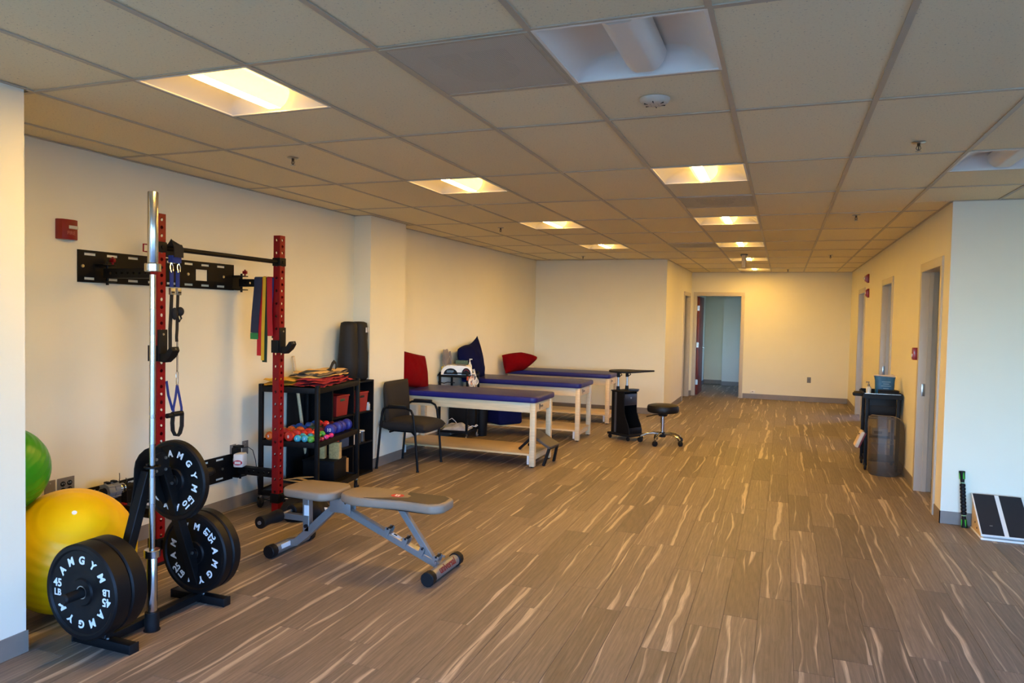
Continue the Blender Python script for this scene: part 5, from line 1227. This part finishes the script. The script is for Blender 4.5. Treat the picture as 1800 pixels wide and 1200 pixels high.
def along(u):
    s_ = u * ds[-1]
    for i in range(len(ds) - 1):
        if s_ <= ds[i + 1] + 1e-9: return pl[i].lerp(pl[i + 1], (s_ - ds[i]) / (ds[i + 1] - ds[i]))
    return pl[-1]
for off in (0, .004):
    g = []
    for i in range(nu + 1):
        u = i / nu; e = min(u, 1 - u) * ds[-1]; cut = .15 * (1 - math.sqrt(max(0, 1 - (1 - min(1, e / .15)) ** 2)))
        row = []
        for j in range(nv + 1):
            v = j / nv; z = cut + (.64 - 2 * cut) * v; p = along(u)
            row.append(k.bm.verts.new((p.x * (1 - off * 4), p.y + .10 * (z / .64) ** 2 * .6 + off, z)))
        g.append(row)
    for i in range(nu):
        for j in range(nv): k.bm.faces.new((g[i][j], g[i + 1][j], g[i + 1][j + 1], g[i][j + 1]))
k.build('panel', M_smoke, t, smooth=60)
MB().tube([(along(i / 40).x, along(i / 40).y + .0 + .06 * ((.64 - .15 * (1 - math.sqrt(max(0, 1 - (1 - min(1, min(i / 40, 1 - i / 40) * ds[-1] / .15)) ** 2)))) / .64) ** 2, .64 - .15 * (1 - math.sqrt(max(0, 1 - (1 - min(1, min(i / 40, 1 - i / 40) * ds[-1] / .15)) ** 2)))) for i in range(41)], .004, 6).build('edge_bead', sheer('smoke_edge', (.3, .23, .15, 1), .6), t)

# ---------------------------------------------------------------- right wall fittings, stick, slant board
def horn(y, z, lab, deep):
    t = thing('alarm_horn', lab, 'fire alarm', (XR, y, z), 0, 'red alarm horns on the right wall')
    MB().prism([(0, -.07), (-.02, -.07), (-deep, -.04), (-deep, .04), (-.02, .07), (0, .07)], 'y', -.06, .06, .008, Matrix.Identity(4)).build('housing', mat('alarm_bright', '#8e1016', .35, coat=.2), t)
    MB().box(-deep - .012, -deep + .002, -.045, .045, -.015, .018, .004).build('strobe_lens', MATS['strobe_clear'], t); return t
horn(10.40, 2.335, 'upper red alarm horn on the right-hand hall wall', .06); horn(10.32, 2.10, 'lower red alarm horn on the right-hand hall wall', .05)
t = thing('pull_station', 'red fire alarm pull station beside the nearest right door', 'fire alarm', (XR, 5.69, 1.335))
MB().box(-.05, 0, -.04, .04, -.06, .06, .006).build('housing', MATS['alarm_bright'], t); MB().box(-.06, -.05, -.03, .03, -.03, .0, .003).build('pull_bar', M_print, t)
t = thing('corner_plug', 'tiny white adapter resting on the far wall baseboard', 'adapter', (-.296, YF, .125)); MB().box(-.05, .05, -.036, -.0005, .0, .05, .005).build('body', M_white, t); MB().box(-.012, .012, -.038, -.036, .015, .03).build('light', M_plate, t, smooth=0)
t = thing('massage_stick', 'green and black massage roller stick leaning on the alcove wall', 'massage stick', (1.672, 4.285, 0))
Mx = Matrix.Rotation(R(-8), 4, 'X') @ Matrix.Rotation(R(-2.5), 4, 'Y')
M_lime = mat('lime_plastic', '#3fae35', .35)
def fl(pr): return pr
for nm, prof, mm in (('grip', [(0, 0), (.022, 0), (.023, .01), (.017, .06), (.014, .09), (0, .09)], M_blackmatte), ('shaft', [(0, .09), (.011, .09), (.011, .36), (0, .36)], M_black), ('grip', [(0, .36), (.014, .36), (.017, .39), (.023, .44), (.022, .45), (0, .45)], M_blackmatte)):
    MB().lathe(prof, 18, Mx).build(nm, mm, t)
for z0 in (.004, .385):
    for a in range(4):
        k = MB().box(.0145 if z0 > .1 else .016, .0225, -.0045, .0045, z0, z0 + .06, .002, 1, Mx @ Matrix.Rotation(PI / 2 * a + .3, 4, 'Z')); k.build('grip_stripe', M_lime, t)
for z0 in (.092, .352): MB().lathe([(.011, z0), (.018, z0), (.018, z0 + .006), (.011, z0 + .006), (.011, z0)], 18, Mx).build('washer', mat('washer_green', '#8fc08a', .4), t)
for q in range(9): MB().lathe([(.0112, .101 + q * .0275), (.019, .103 + q * .0275), (.0215, .1145 + q * .0275), (.019, .126 + q * .0275), (.0112, .128 + q * .0275)], 18, Mx).build('roller', M_blackmatte, t)
t = thing('slant_board', 'wooden slant board with two black grip pads against the alcove wall', 'slant board', (1.715, 3.965, 0), 0)
BWd, BD, BHt = .345, .345, .272
MB().bar((BWd / 2, .0, .030), (BWd / 2, BD, BHt), BWd, .018, (0, 0, 1), .002).build('ramp_panel', M_white, t)
for x_ in (.006, BWd - .018): MB().prism([(.01, .012), (BD - .02, .012), (BD - .02, BHt - .025), (.02, .03)], 'x', x_, x_ + .012).build('side_panel', M_maplex, t)
MB().box(0, BWd, -.008, BD - .01, 0, .013, .002).build('base_board', M_white, t); MB().box(.02, BWd - .02, BD - .034, BD - .022, .013, BHt - .04).build('back_panel', M_maplex, t)
dn = (Vector((0, BD, BHt)) - Vector((0, 0, .03))).normalized(); nu_ = Vector((0, -dn.z, dn.y))
for x0, x1 in ((.008, .155), (.185, .337)):
    a_ = Vector(((x0 + x1) / 2, 0, .03)) + dn * .008 + nu_ * .010; c_ = Vector(((x0 + x1) / 2, BD, BHt)) - dn * .004 + nu_ * .010
    g_ = MB().bar(a_, c_, x1 - x0, .003, (0, 0, 1)).build('grip_pad', mat('grip_tape', '#1b1c22', .85, var=.15, scale=200, bump=.5, bscale=900), t, smooth=0)
    if x0 < .1: MB().bar(a_ + dn * .085 + nu_ * .002, a_ + dn * .092 + nu_ * .002, .02, .001).build('printed_mark', M_plate, g_, smooth=0)
for z in (.06, .12): MB().cyl((.004, .09 + z, .02 + z * .5), (.007, .09 + z, .02 + z * .5), .008, n=10).build('hinge_screw', M_hole, t)
